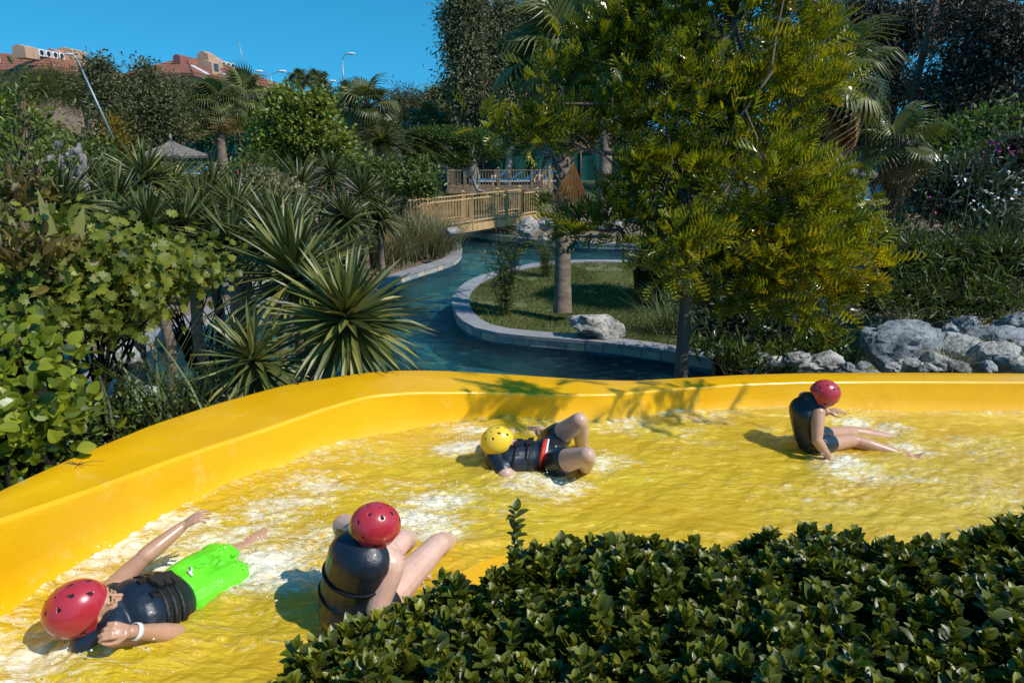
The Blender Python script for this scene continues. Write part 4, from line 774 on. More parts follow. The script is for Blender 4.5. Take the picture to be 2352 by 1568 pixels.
g.build('branches', M['stem'], hroot)
g = G(); c6 = RNG.integers(0, K, 130)
for j in c6:
    p = np.array([sx[j], sy[j], sz[j] + sh_[j]]) + lean[j] * .055
    for q in range(7): g.ell(p + RNG.normal(0, .007, 3), (.0017,) * 3, None, 5, 3)
g.build('flower_buds', foliage('flower_buds', (.22, .22, .05), (.3, .3, .08), (.4, .4, .1)), hroot)

# ================================================================== YUCCAS
def yucca(c, r, label, n=110, mat='yucca', axis=(0, 0, 1), low=-.55, trunk=None, group=None, seed=0, w=.05, dead=0):
    rng = np.random.default_rng(seed); c = np.asarray(c, float); base = c.copy(); base[2] = (trunk if trunk is not None else c[2] - r * .5)
    root = empty('yucca', base, label, 'yucca', group); ax = nrm(np.asarray(axis, float)); x, y = perp(ax)
    k = np.arange(n); ct = 1 - (1 - low) * ((k + .5) / n) ** .9; st = np.sqrt(np.clip(1 - ct ** 2, 0, 1)); ph = k * 2.39996 + rng.normal(0, .1, n)
    d = ct[:, None] * ax + st[:, None] * (np.cos(ph)[:, None] * x + np.sin(ph)[:, None] * y) + rng.normal(0, .07, (n, 3)); d = nrm(d)
    nn = nrm(ax - d * (d @ ax)[:, None] + rng.normal(0, .10, (n, 3))); L = r * (.80 + .28 * rng.random(n)) * (.72 + .28 * np.clip(1.3 - np.abs(ct - .35), 0, 1)); a = np.clip(.42 + .22 * rng.normal(size=n) + .12 * (ct < 0), 0, 1)
    t, f = template('yucca'); t = t.copy(); t[0::3, 2] += .30 * np.abs(t[0::3, 0]); t[2::3, 2] += .30 * np.abs(t[2::3, 0])
    O = c + ax * (ct[:, None] - .3) * r * .14; sag = np.where(ct < .25, 2.6, .6) * (.5 + rng.random(n)); v = t[None].repeat(n, 0)
    D = d; X = nrm(np.cross(D, nn)); Z = np.cross(X, D); W = w * r * (.85 + .3 * rng.random(n)) * 1.5
    V = v[:, :, 0, None] * W[:, None, None] * X[:, None] + v[:, :, 1, None] * L[:, None, None] * D[:, None] + (v[:, :, 2, None] * np.where(np.abs(v[:, :, 0, None]) > 0, .35, 1) * L[:, None, None]) * Z[:, None] * .3 + O[:, None]
    V[..., 2] -= (v[:, :, 1] ** 2.2) * (L * .085 * sag)[:, None]
    g = G(); nv = t.shape[0]; g.add(V.reshape(-1, 3), (f[0][None] + (np.arange(n) * nv)[:, None, None]).reshape(-1, 4), 0, np.repeat(a, nv)); g.build('leaf_rosette', M[mat], root)
    g = G(); limb(g, base - [0, 0, .1], c, r * .085 + .02, r * .075 + .02, .05, 6, 8); g.build('stem', M['palmbark'], root, True)
    if dead:
        g = G(); nd = dead; ph = rng.uniform(0, 6.28, nd); dd = np.stack([np.cos(ph) * .35, np.sin(ph) * .35, -np.ones(nd)], 1); inst(g, template('yucca'), c - [0, 0, r * .12] + rng.normal(0, .02, (nd, 3)), dd, rdir(nd, rng=rng), r * .7, r * .05, a=.2 + .5 * rng.random(nd)); g.build('dry_leaves', M['deadpalm'], root)
    return root
yucca(PD(798, 738, 5.6), .75, 'large spiky yucca standing closest behind the crest of the yellow slide', 190, axis=(.05, -.35, 1), low=-.72, trunk=.3, seed=1, w=.052)
yucca(PD(683, 640, 6.3), .84, 'tall yucca just behind and left of the largest one', 150, axis=(-.12, -.1, 1), low=-.45, trunk=.2, seed=2, w=.048)
yucca(PD(588, 832, 5.2), .52, 'small yucca low at the slide edge left of the largest one', 95, axis=(-.05, -.4, 1), low=-.55, trunk=.6, seed=3, w=.062)
mid = [(690, 435, 16.6, .97, 'round dark yucca head on a stem against the thatched hut'), (832, 450, 17.2, .90, 'dark yucca head left of the bridge steps'), (795, 505, 16.4, .88, 'yucca head below the one left of the bridge steps'), (872, 500, 17.6, .80, 'yucca head leaning over the dry grasses'), (762, 400, 17.8, .72, 'small yucca head just above the others near the bridge'),
       (335, 415, 13.2, .86, 'upright yucca in front of the thatched umbrella'), (270, 480, 9.0, .68, 'broad yucca at the left among the group'), (395, 445, 14.0, .92, 'yucca below the thatched umbrella'), (470, 490, 9.5, .66, 'yucca in the middle of the left group'), (545, 485, 9.2, .58, 'rightmost yucca of the left group'), (425, 525, 8.6, .62, 'lower yucca in shade near the vine'), (345, 525, 8.2, .58, 'yucca just above the vine leaves'), (560, 440, 16.4, .83, 'yucca behind the ivy covered mound'), (490, 432, 15.6, .80, 'far yucca behind the left group'), (60, 440, 7.5, .55, 'yucca at the left edge of the view beside the old grey stump'), (205, 430, 9.6, .55, 'yucca right of the old grey stump'), (620, 520, 8.8, .62, 'dark yucca behind the two tallest ones'), (530, 560, 8.4, .6, 'shaded yucca low behind the vine'), (150, 470, 7.6, .6, 'yucca rising behind the vine at left'), (660, 560, 8.0, .7, 'shaded yucca right behind the tall pair')]
for i, (x, y, d, r, lb) in enumerate(mid):
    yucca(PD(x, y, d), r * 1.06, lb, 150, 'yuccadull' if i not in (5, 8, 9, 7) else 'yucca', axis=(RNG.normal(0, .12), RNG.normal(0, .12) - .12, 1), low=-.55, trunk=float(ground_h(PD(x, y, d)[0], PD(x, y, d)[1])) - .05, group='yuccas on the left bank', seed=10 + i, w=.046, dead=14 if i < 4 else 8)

# ================================================================== LEFT SHRUBS, VINE, REEDS
def shrub(name, label, cat, base, blobs, n, leaf, L, asp, mat, clumps=60, csize=.12, core=.72, group=None, up=.3, vb=(.5, .25), curl=1.0, shell=.7, front=0, seed=5):
    rng = np.random.default_rng(seed); root = empty(name, base, label, cat, group); g = G(); P, Dn, CC = blobpts(blobs, n, clumps, csize, shell, rng); K = len(P)
    d = Dn * .6 + rng.normal(size=(K, 3)) * .7 + np.array([0, 0, up]); nn = nrm(Dn * .8 + rng.normal(size=(K, 3)) * .45 + np.array([0, -front, .5])); a = np.clip(vb[0] + vb[1] * rng.normal(size=K), 0, 1); l = L * (.6 + .7 * rng.random(K)) if np.isscalar(L) else L
    inst(g, template(leaf) if isinstance(leaf, str) else leaf, P, d, nn, l, l * asp, a=a, curl=curl); g.build('foliage', mat, root)
    g = G()
    for c, r in blobs:
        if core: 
            v, t, q = sphere_grid(18, 12); v = v * (core * .8 + .22 * core * noise3(v * 2.2 + np.asarray(c), 1.5)[:, None]) * np.asarray(r) + c; g.add(v, [t, q])  # dark core blob added inside the foliage as its inner shade
    for k in range(34):
        c = CC[rng.integers(len(CC))]; limb(g, np.asarray(base) + rng.normal(0, .1, 3) * [1, 1, 0], c, .016, .004, .3, 6, 5)
    g.build('branches', M['core'] if core else M['stem'], root); return root
PB = lambda *a: [pxblob(*x) for x in a]
shrub('grape_vine', 'sprawling vine with light green lobed leaves over the left bank', 'vine', PD(200, 1000, 4.6), PB((150, 620, 4.6, 210, 115), (330, 620, 5.2, 150, 72), (60, 560, 4.4, 160, 85), (220, 690, 4.7, 150, 75), (430, 615, 5.6, 65, 45), (120, 720, 4.3, 120, 90)), 5400, 'vine', .073, 1.0, M['vine'], 120, .13, core=.70, up=.0, vb=(.50, .24), shell=.85, front=.9, seed=21)
shrub('round_leaf_shrub', 'bright green shrub with rounded glossy leaves at the lower left edge', 'shrub', PD(60, 1090, 3.6), PB((40, 830, 3.7, 85, 75), (75, 930, 3.6, 95, 80), (20, 1000, 3.5, 85, 75)), 1100, 'ovate', .075, .72, M['shrub'], 60, .11, core=.66, up=.4, shell=.85, front=.8, seed=22)
shrub('bramble', 'low dark undergrowth between the shrub and the slide rim', 'undergrowth', PD(170, 1060, 4.2), PB((150, 1000, 4.2, 130, 70), (250, 960, 4.6, 110, 50), (90, 1060, 3.9, 110, 50), (360, 945, 5.0, 90, 32), (450, 915, 5.3, 90, 30)), 2400, 'ovate', .05, .5, M['bush'], 90, .12, core=.55, up=.2, shell=.6, seed=23)
shrub('reddish_shrub', 'shrub with bronze green pointed leaves poking out of the vine', 'shrub', PD(60, 560, 4.2), PB((60, 590, 4.1, 110, 60),(30, 470, 4.6, 90, 50)), 420, 'ovate', .10, .34, foliage('bronze_leaf', (.05, .04, .01), (.12, .085, .02), (.22, .17, .04)), 40, .10, core=0, up=.8, seed=24)
shrub('leafy_sapling', 'thin sapling with pale green leaves above the grey stump', 'sapling', PD(70, 520, 6.4), PB((60, 300, 6.4, 80, 70), (50, 220, 6.4, 35, 40), (100, 370, 6.3, 60, 50), (20, 400, 6.2, 60, 50)), 700, 'ovate', .062, .5, M['maple'], 80, .16, core=0, up=.2, shell=.2, seed=25, vb=(.35, .25))
root = empty('tall_grass', PD(330, 960, 4.9), 'clump of tall arching green reeds beside the pool corner', 'grass clump'); g = G(); n_ = 120; ph = RNG.uniform(0, 6.28, n_); tl = RNG.uniform(.05, .55, n_); b0 = PD(375, 985, 4.9) + RNG.normal(0, .13, (n_, 3)) * [1.6, 1, .2]; d = np.stack([np.cos(ph) * tl, np.sin(ph) * tl, np.ones(n_)], 1); inst(g, template('grass'), b0, d, nrm(np.stack([-np.cos(ph), -np.sin(ph), .4 * np.ones(n_)], 1)), RNG.uniform(.45, 1.0, n_), RNG.uniform(.010, .02, n_), a=RNG.random(n_)); g.build('blades', M['greengrass'], root)
g = G()
for a, b in (((250, 1000, 4.4), (205, 780, 4.7)), ((262, 1010, 4.3), (228, 860, 4.4)), ((395, 985, 4.8), (325, 800, 5.0)), ((380, 975, 4.8), (345, 790, 5.0))): g.tube([PD(*a), (PD(*a) + PD(*b)) / 2 + [.02, 0, 0], PD(*b)], [.012, .010, .005], 6)
g.build('canes', M['drygrass'], root, True)
root = empty('broad_leaf_plant', PD(140, 600, 4.2), 'two broad upright sword leaves rising from the vine at left', 'plant')
for (x0, y0, x1, y1, dd) in ((150, 640, 80, 430, 4.2), (165, 600, 190, 470, 4.3)):
    g = G(); a, b = PD(x0, y0, dd), PD(x1, y1, dd); v, f = xf(template('yucca'), a, b - a, (.2, -1, .3), np.linalg.norm(b - a), .085); g.add(v, f, 0, .75); g.build('leaf', M['yucca'], root)

# ================================================================== SILK OAK (front right)
PIN = pinnate(5, .50, .056, 36)
base = PZ(1566, 905, .05); base = np.array([PD(1566, 880, 7.4)[0], PD(1566, 880, 7.4)[1], -.02]); root = empty('silk_oak_tree', base, 'large feathery tree with yellow green ferny leaves overhanging the slide', 'tree')
SB = PB((1640, 60, 8.0, 230, 130), (1420, 120, 8.2, 170, 110), (1760, 250, 7.8, 150, 150), (1560, 230, 7.6, 190, 130), (1380, 270, 8.0, 150, 70), (1250, 300, 7.6, 110, 45), (1700, 420, 7.4, 210, 120), (1540, 400, 7.6, 130, 90), (1850, 520, 7.3, 110, 120), (1960, 600, 7.2, 120, 75), (1780, 580, 7.2, 160, 90), (1700, 660, 7.3, 130, 70), (1450, 500, 7.7, 110, 50), (1340, 520, 7.7, 70, 35), (1560, 540, 6.9, 90, 75), (1640, 560, 7.1, 80, 60), (1870, 400, 7.5, 90, 70), (1880, 690, 7.3, 90, 50), (1560, 620, 6.9, 50, 45), (1500, 60, 8.2, 150, 90), (1850, 100, 8.0, 90, 110), (1700, -60, 8.0, 260, 90), (1290, 190, 8.2, 80, 40), (1130, 300, 7.6, 45, 16), (1980, 470, 7.4, 55, 28))
P, Dn, CC = blobpts(SB, 6300, 400, .11, .30, np.random.default_rng(77)); K = len(P); rg = np.random.default_rng(78)
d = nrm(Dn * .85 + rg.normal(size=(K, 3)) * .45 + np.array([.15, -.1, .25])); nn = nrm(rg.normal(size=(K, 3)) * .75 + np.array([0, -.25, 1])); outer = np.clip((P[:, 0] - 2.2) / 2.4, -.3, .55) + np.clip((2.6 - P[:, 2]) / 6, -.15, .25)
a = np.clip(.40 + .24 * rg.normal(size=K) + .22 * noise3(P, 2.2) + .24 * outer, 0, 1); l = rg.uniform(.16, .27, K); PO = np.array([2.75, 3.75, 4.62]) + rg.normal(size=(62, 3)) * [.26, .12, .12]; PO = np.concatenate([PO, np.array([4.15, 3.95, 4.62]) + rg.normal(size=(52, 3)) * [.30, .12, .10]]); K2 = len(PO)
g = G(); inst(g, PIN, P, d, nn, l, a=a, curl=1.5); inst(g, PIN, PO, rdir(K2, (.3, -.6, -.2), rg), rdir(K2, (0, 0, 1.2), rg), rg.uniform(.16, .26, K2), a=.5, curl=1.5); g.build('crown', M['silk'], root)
g = G(); trk = np.array([base - [0, 0, .3], PD(1570, 760, 7.35), PD(1580, 640, 7.3), PD(1600, 520, 7.4), PD(1620, 380, 7.6), PD(1650, 220, 7.8), PD(1690, 90, 8), PD(1700, -80, 8)]); trk = resample(smoothline(trk, 2), .12); kk = len(trk); g.tube(trk, np.linspace(.088, .022, kk), 12, caps=False)
for i in range(46):
    c = CC[rg.integers(len(CC))]; s0 = trk[int(kk * rg.uniform(.35, .9))]; limb(g, s0, c, .028, .006, .28, 7, 6)
for a_, b_ in (((1600, 520, 7.4), (1960, 620, 7.2)), ((1590, 560, 7.3), (1330, 520, 7.7)), ((1610, 430, 7.5), (1230, 300, 7.6)), ((1640, 250, 7.8), (1640, 30, 7.6)), ((1640, 120, 7.6), (1720, 20, 7.6))): limb(g, PD(*a_), PD(*b_), .042, .010, .2, 9, 7)
for q_ in ((2.75, 3.75, 4.6), (4.15, 3.95, 4.6)): limb(g, PD(1700, -80, 8), np.array(q_), .035, .006, .06, 9, 6, .16)
g.build('trunk', M['bark'], root, True)

# ================================================================== PALMS
FANS = [fan(26, 125, .35, .55, random.Random(i)) for i in range(4)]
def fanpalm(base, crown, r, label, n=26, tr=.16, dead=8, group='fan palms', seed=1, trunk=True, mat='palm', boots=.62):
    rng = np.random.default_rng(seed); base = np.asarray(base, float); crown = np.asarray(crown, float); root = empty('fan_palm', base, label, 'palm', group)
    g = G(); gd = G(); st = G()
    for k in range(n + dead):
        dd = k >= n; ph = k * 2.4 + rng.normal(0, .2); el = (rng.uniform(-1.35, -.7) if dd else math.radians(80 - 100 * (k / n) ** .8 + rng.normal(0, 6)))
        d = np.array([math.cos(ph) * math.cos(el), math.sin(ph) * math.cos(el), math.sin(el)]); pl = r * rng.uniform(.42, .55); s0 = crown + d * .05; s1 = crown + d * pl - np.array([0, 0, .06 * r]); (st).tube([s0, (s0 + s1) / 2 + [0, 0, .03 * r], s1], [.022 * r + .004, .012 * r + .003, .010 * r + .002], 5, caps=False)
        fd = nrm(d - np.array([0, 0, .28 + .3 * (el < .3)])); nn = nrm(np.array([0, 0, 1.]) - fd * fd[2] + rng.normal(0, .25, 3)); t = FANS[k % 4]; inst(gd if dd else g, t, s1[None], fd[None], nn[None], np.array([r * rng.uniform(.52, .66)]), a=np.array([np.clip(rng.normal(.45, .2), 0, 1)]), curl=1.6 if not dd else 2.6)
    g.build('fronds', M[mat], root); st.build('leaf_stalks', M[mat], root)
    if dead: gd.build('dead_fronds', M['deadpalm'], root)
    if trunk:
        g = G(); k_ = 26; t = np.linspace(0, 1, k_); pts = base[None] * (1 - t[:, None]) + crown[None] * t[:, None]; rad = tr * (1 - .22 * t + .25 * np.exp(-t * 9)) * (1 + .035 * np.sin(t * 90)); g.tube(pts, rad, 14, caps=False)
        nb = int(60 * (1 - boots) / .38 * 1.2)
        for j in range(nb):
            tt_ = boots + (1 - boots) * j / nb; c = base * (1 - tt_) + crown * tt_; an = j * 2.4; o = np.array([math.cos(an), math.sin(an), 0]); g.beam(c + o * tr * .7, c + o * tr * 1.35 + [0, 0, .16], .07, .02)
        g.build('trunk', M['palmbark'], root, True)
    return root
fanpalm(PD(1292, 718, 13.3), PD(1295, 125, 13.0), 1.45, 'tall fan palm on the lawn island with a ringed grey trunk', 24, .155, 7, seed=4, boots=.22)
fanpalm(PD(1387, 505, 23.), PD(1395, 190, 23), 1.3, 'fan palm beyond the bridge right of the island palm', 14, .24, 0, seed=5)
fanpalm([PD(1880, 200, 12.5)[0] , PD(1880, 200, 12.5)[1], .4], PD(1885, 190, 12.5), 1.4, 'large fan palm whose drooping fronds show right of the feathery tree', 22, .17, 6, seed=6)
fanpalm([PD(2068, 335, 13.)[0], PD(2068, 335, 13)[1], .6], PD(2062, 338, 13.), .95, 'small fan palm in front of the dark eucalyptus wood at right', 15, .13, 3, seed=7)
fanpalm([PD(497, 250, 34)[0], PD(497, 250, 34)[1], 2.3], PD(497, 238, 34), 1.55, 'fan palm in front of the right hotel house', 24, .24, 5, seed=8)
fanpalm([PD(556, 250, 40)[0], PD(556, 250, 40)[1], 2.6], PD(556, 222, 40), 1.9, 'fan palm just right of the one before the hotel house', 22, .22, 8, seed=9)
fanpalm([PD(842, 250, 33)[0], PD(842, 250, 33)[1], 1.], PD(842, 245, 33), 1.7, 'fan palm left of the dark tall trees above the ferny palm', 22, .2, 8, seed=10)
fanpalm([PD(985, 290, 39)[0], PD(985, 290, 39)[1], 1.], PD(985, 292, 38), 1.7, 'small fan palm low in front of the tall eucalyptus', 18, .2, 6, seed=11)
for i, (x, y, lb) in enumerate(((686, 180, 'tiny distant palm on the skyline left of its twin'), (722, 183, 'tiny distant palm on the skyline right of its twin'))):
    p = PD(x, y, 75); fanpalm([p[0], p[1], 4.], p, 1.3, lb, 24, .25, 3, seed=20 + i, group='distant skyline palms')
# dry frond hanging over the bank by the first palm
rt = empty('dry_palm_frond', PD(1318, 395, 12.4), 'dead orange brown palm frond hanging down over the palm trunk', 'palm frond'); g = G(); a_, b_ = PD(1318, 372, 12.4), PD(1312, 470, 12.4)
for k in range(2): inst(g, fan(30, 26, .1, .5, random.Random(5 + k)), a_[None] + [0, .05 * k, 0], nrm(b_ - a_)[None], np.array([[.2, -1, 0.]]), np.array([1.05]), a=np.array([.35 + .2 * k]))
g.tube([a_, a_ + [0, 0, .4]], [.012, .02], 5); g.build('blades', M['deadpalm'], rt)
# feather palm
def featherpalm(base, crown, r, label, n=34, seed=1):
    rng = np.random.default_rng(seed); root = empty('date_palm', base, label, 'palm'); g = G(); lf = template('blade'); O = []; D = []; NN_ = []; L = []
    for k in range(n):
        ph = k * 2.4; el = math.radians(82 - 85 * (k / n) ** .8); h = np.array([math.cos(ph), math.sin(ph), 0]); pts = []
        for t in np.linspace(0, 1, 9): pts.append(crown + h * r * (math.cos(el) * t + .25 * t * t) + np.array([0, 0, r * (math.sin(el) * t - .62 * t * t)]))
        pts = np.array(pts); g.tube(pts, np.linspace(.03, .008, 9), 5, caps=False); P = resample(pts, r / 30); T_ = nrm(np.gradient(P, axis=0)); sd_ = nrm(np.cross(T_, [0, 0, 1]))
        for s_ in (-1, 1): O.append(P[2:]); D.append(nrm(T_[2:] * .7 + sd_[2:] * s_ * .8 + [0, 0, -.15])); NN_.append(np.tile([0, 0, 1.], (len(P) - 2, 1))); L.append(np.full(len(P) - 2, r * .24) * np.linspace(1, .5, len(P) - 2))
    O, D, NN_, L = map(np.concatenate, (O, D, NN_, L)); inst(g, lf, O, D, NN_, L, L * .085, a=np.clip(rng.normal(.4, .15, len(O)), 0, 1)); g.build('fronds', M['palm'], root)
    g = G(); g.tube([base, crown], [.28, .24], 12); g.build('trunk', M['palmbark'], root, True)
for x, y, d_, r_, sd3, lb in ((880, 335, 29, 2.1, 31, 'feathery date palm left of the flat topped green tree'), (965, 330, 31, 1.7, 32, 'date palm in shadow behind the flat topped green tree')):
    c = PD(x, y, d_); featherpalm(np.array([c[0], c[1], float(ground_h(c[0], c[1])) - .2]), c, r_, lb, 34, sd3)

# ================================================================== TREES BEHIND
def gbase(px, d): c = PD(px, 400, d); return np.array([c[0], c[1], float(ground_h(c[0], c[1]))])
T = tree
GT = 'tall trees behind the garden'
T('eucalyptus_tree', 'tall dense eucalyptus at the left end of the dark tree row', 'tree', gbase(1085, 36), PB((1065, 55, 36, 50, 85), (1075, 130, 36, 58, 75), (1085, 200, 36, 60, 70), (1115, 255, 36, 65, 60), (1085, 0, 36, 38, 50)), 30000, 'diamond', .26, M['eucal'], M['palebark'], .28, 160, .42, .30, GT, .35)
T('eucalyptus_tree', 'second eucalyptus of the row with a narrow top', 'tree', gbase(1165, 37), PB((1165, 55, 37, 45, 65), (1158, 130, 37, 55, 70), (1180, 220, 37, 65, 75)), 26000, 'diamond', .26, M['eucal'], M['palebark'], .25, 130, .42, .30, GT, .35)
T('eucalyptus_tree', 'brownish eucalyptus behind the island palm crown', 'tree', gbase(1250, 38), PB((1260, 40, 38, 75, 60), (1240, 130, 38, 70, 70), (1330, 20, 38, 90, 60), (1290, 230, 38, 80, 70)), 26000, 'diamond', .26, M['eucshade'], M['palebark'], .3, 150, .5, .30, GT, .35, vb=(.62, .25))
T('eucalyptus_tree', 'dark leaning eucalyptus right of the large fan palm', 'tree', gbase(2095, 24), PB((2100, 60, 24, 90, 80), (2010, 130, 24, 70, 70), (2180, 30, 24, 90, 60), (1990, 290, 24, 75, 60), (1970, 20, 24, 80, 50), (2060, 210, 24, 60, 60)), 22000, 'diamond', .20, M['eucshade'], M['bark'], .14, 150, .34, .28, GT, .4)
T('eucalyptus_tree', 'big shadowy eucalyptus filling the top right corner', 'tree', gbase(2290, 20), PB((2290, 90, 20, 110, 110), (2200, 190, 21, 90, 90), (2330, 230, 20, 100, 90), (2240, 20, 21, 80, 50), (2160, 280, 21, 60, 60), (2250, 270, 20, 80, 60)), 26000, 'diamond', .19, M['eucshade'], M['bark'], .2, 170, .34, .28, GT, .4)
T('eucalyptus_tree', 'thin eucalyptus seen through the gap above the feathery tree', 'tree', gbase(1480, 34), PB((1450, 30, 34, 110, 60), (1400, 120, 34, 90, 60), (1560, 60, 35, 100, 70), (1880, 40, 34, 90, 50), (1700, 90, 35, 110, 80), (1860, 110, 35, 90, 70)), 18000, 'diamond', .24, M['eucshade'], M['bark'], .2, 130, .5, .28, GT, .35)
T('eucalyptus_tree', 'dark mass of foliage low behind the island palm', 'tree', gbase(1220, 46), PB((1200, 265, 46, 120, 85), (1320, 280, 46, 110, 85), (1430, 270, 46, 90, 90), (1120, 285, 46, 60, 50)), 15000, 'diamond', .28, M['eucshade'], M['bark'], .2, 150, .45, .3, GT, .3)
T('eucalyptus_tree', 'dark foliage behind the huts right of the feathery tree', 'tree', gbase(1960, 27), PB((1900, 330, 26, 110, 70), (2050, 330, 27, 80, 70), (1780, 300, 28, 110, 80), (1620, 300, 30, 110, 90)), 13000, 'diamond', .18, M['eucshade'], M['bark'], .18, 150, .4, .3, GT, .3)
# leaning trunks at right
for i, (a_, b_, r_, lb) in enumerate((((2075, 285, 22), (2165, -60, 22), .15, 'long bare dark trunk leaning right against the sky'), ((2290, 260, 20), (2345, 60, 20), .10, 'slim bare trunk at the right edge'))):
    p = PD(*a_); p[2] = float(ground_h(p[0], p[1])); rt = empty('bare_tree', p, lb, 'tree', 'bare leaning trunks'); g = G(); tr_ = limb(g, p, PD(*b_), r_ * 1.2, r_ * .6, .1, 9, 9)
    for k in range(12): s0 = tr_[RNG.integers(3, 9)]; limb(g, s0, s0 + RNG.normal(0, 1.1, 3) + [0, 0, 1.5], r_ * .3, .01, .3, 6, 5)
    g.build('trunk', M['bark'], rt, True)
GH = 'trees on the hillside'
T('pine_tree', 'spreading stone pine in front of the left hotel house', 'tree', gbase(230, 42), PB((150, 200, 42, 100, 42), (240, 205, 42, 80, 45), (60, 205, 42, 80, 45), (300, 225, 42, 55, 45), (200, 238, 42, 90, 25), (130, 180, 42, 40, 25)), 15000, 'diamond', .26, M['pine'], M['bark'], .22, 150, .5, .12, GH, 0, up=.8)
T('leafy_tree', 'slender tree with dark olive leaves beside the street lamp', 'tree', gbase(225, 30), PB((225, 160, 30, 38, 45), (245, 220, 30, 48, 50), (275, 280, 30, 60, 60), (250, 340, 30, 60, 40)), 9000, 'diamond', .16, M['olive'], M['palebark'], .1, 120, .3, .5, GH, .1, vb=(.4, .25))
T('leafy_tree', 'broad olive brown tree in the middle of the hillside', 'tree', gbase(355, 31), PB((325, 185, 31, 45, 35), (350, 240, 31, 70, 60), (340, 310, 31, 75, 60), (395, 280, 31, 55, 60), (325, 150, 31, 18, 25)), 12000, 'diamond', .16, M['olive'], M['palebark'], .14, 150, .3, .5, GH, .1, vb=(.42, .22))
T('pepper_tree', 'soft grey green tree under the roof of the right hotel house', 'tree', gbase(420, 44), PB((405, 205, 44, 50, 38), (445, 255, 44, 55, 55), (385, 225, 44, 50, 40)), 9000, 'diamond', .24, M['olive'], M['bark'], .2, 110, .4, .22, GH, .4)
T('golden_conifer', 'golden yellow conifer between the olive trees', 'tree', gbase(405, 33), PB((400, 250, 33, 18, 25), (410, 290, 33, 30, 35), (395, 240, 33, 10, 18)), 3000, 'diamond', .15, M['yellowgreen'], M['bark'], .1, 60, .2, .3, GH, 0, up=1.0)
T('golden_conifer', 'yellowish conifer low at the far left behind the sapling', 'tree', gbase(50, 30), PB((50, 270, 30, 40, 40), (90, 300, 30, 40, 30)), 2600, 'diamond', .15, M['yellowgreen'], M['bark'], .1, 60, .25, .3, GH, 0, up=1.0)
T('golden_conifer', 'yellowish conifer right of the leaning lamp post', 'tree', gbase(265, 31), PB((262, 285, 28.5, 20, 26), (270, 320, 28.5, 24, 20)), 1500, 'diamond', .13, M['yellowgreen'], M['bark'], .08, 40, .2, .3, GH, 0, up=1.0)
T('maple_tree', 'large rounded tree with bright light green leaves', 'tree', gbase(690, 26), PB((690, 290, 26, 95, 80), (630, 330, 26, 65, 60), (750, 340, 26, 55, 55), (660, 235, 26, 45, 40), (730, 250, 26, 50, 45), (640, 375, 26, 50, 35), (790, 350, 26, 26, 40)), 17000, 'diamond', .17, M['maple'], M['bark'], .16, 260, .20, .8, None, .1, vb=(.52, .26), shell=.62)
T('feathery_tree', 'flat topped mimosa tree with fine green leaves before the wooden deck', 'tree', gbase(1140, 31), PB((1010, 310, 31, 70, 30), (1080, 320, 31, 60, 34), (960, 345, 31, 45, 30), (1040, 365, 31, 60, 26), (1130, 350, 31, 45, 25)), 13000, 'diamond', .15, M['mimosa'], M['palebark'], .09, 170, .24, .35, None, 0, flat=.5, nl=26)
T('weeping_tree', 'soft grey willow like tree on the skyline beyond the palms', 'tree', gbase(930, 50), PB((930, 230, 50, 45, 35), (900, 270, 50, 40, 40), (970, 250, 50, 50, 40)), 8000, 'diamond', .28, M['olive'], M['bark'], .2, 110, .45, .22, GH, .5, vb=(.3, .2))
T('leafy_tree', 'brownish tree on the skyline left of the tall eucalyptus', 'tree', gbase(1000, 47), PB((1005, 225, 47, 40, 26), (1040, 210, 47, 35, 35), (1020, 270, 46, 60, 40)), 7000, 'diamond', .24, M['olive'], M['bark'], .2, 90, .4, .4, GH, .1, vb=(.5, .3))
T('leafy_tree', 'green trees low on the hill right of the bright maple', 'tree', gbase(800, 46), PB((770, 240, 46, 30, 25), (810, 280, 44, 45, 40), (860, 300, 42, 50, 40), (750, 220, 55, 20, 16)), 7000, 'diamond', .24, M['bush'], M['bark'], .2, 90, .4, .4, GH, .1)
T('norfolk_pine', 'small dark norfolk pine beside the tall street lamp', 'tree', gbase(793, 60), PB((793, 195, 60, 5, 10), (793, 212, 60, 9, 10), (793, 230, 60, 13, 12)), 1500, 'diamond', .3, M['pine'], M['bark'], .1, 40, .2, .3, GH, 0)
T('norfolk_pine', 'small norfolk pine beside the distant palms', 'tree', gbase(742, 62), PB((742, 178, 62, 5, 8), (742, 195, 62, 9, 10), (742, 212, 62, 12, 12)), 1500, 'diamond', .3, M['pine'], M['bark'], .1, 40, .2, .3, GH, 0)
T('leafy_tree', 'dark green thicket behind the round thatched umbrella', 'tree', gbase(520, 40), PB((480, 300, 38, 80, 50), (560, 300, 39, 70, 50), (600, 260, 44, 60, 40), (540, 260, 46, 60, 40)), 9000, 'diamond', .2, M['bush'], M['bark'], .2, 110, .4, .4, GH, .1)
T('leafy_tree', 'dark bushy thicket at the left edge below the pine', 'tree', gbase(60, 26), PB((60, 330, 24, 110, 60), (180, 360, 24, 90, 50), (20, 260, 27, 60, 60), (240, 390, 22, 80, 40), (110, 390, 20, 90, 40)), 10000, 'diamond', .17, M['bush'], M['bark'], .15, 120, .35, .5, GH, .1)
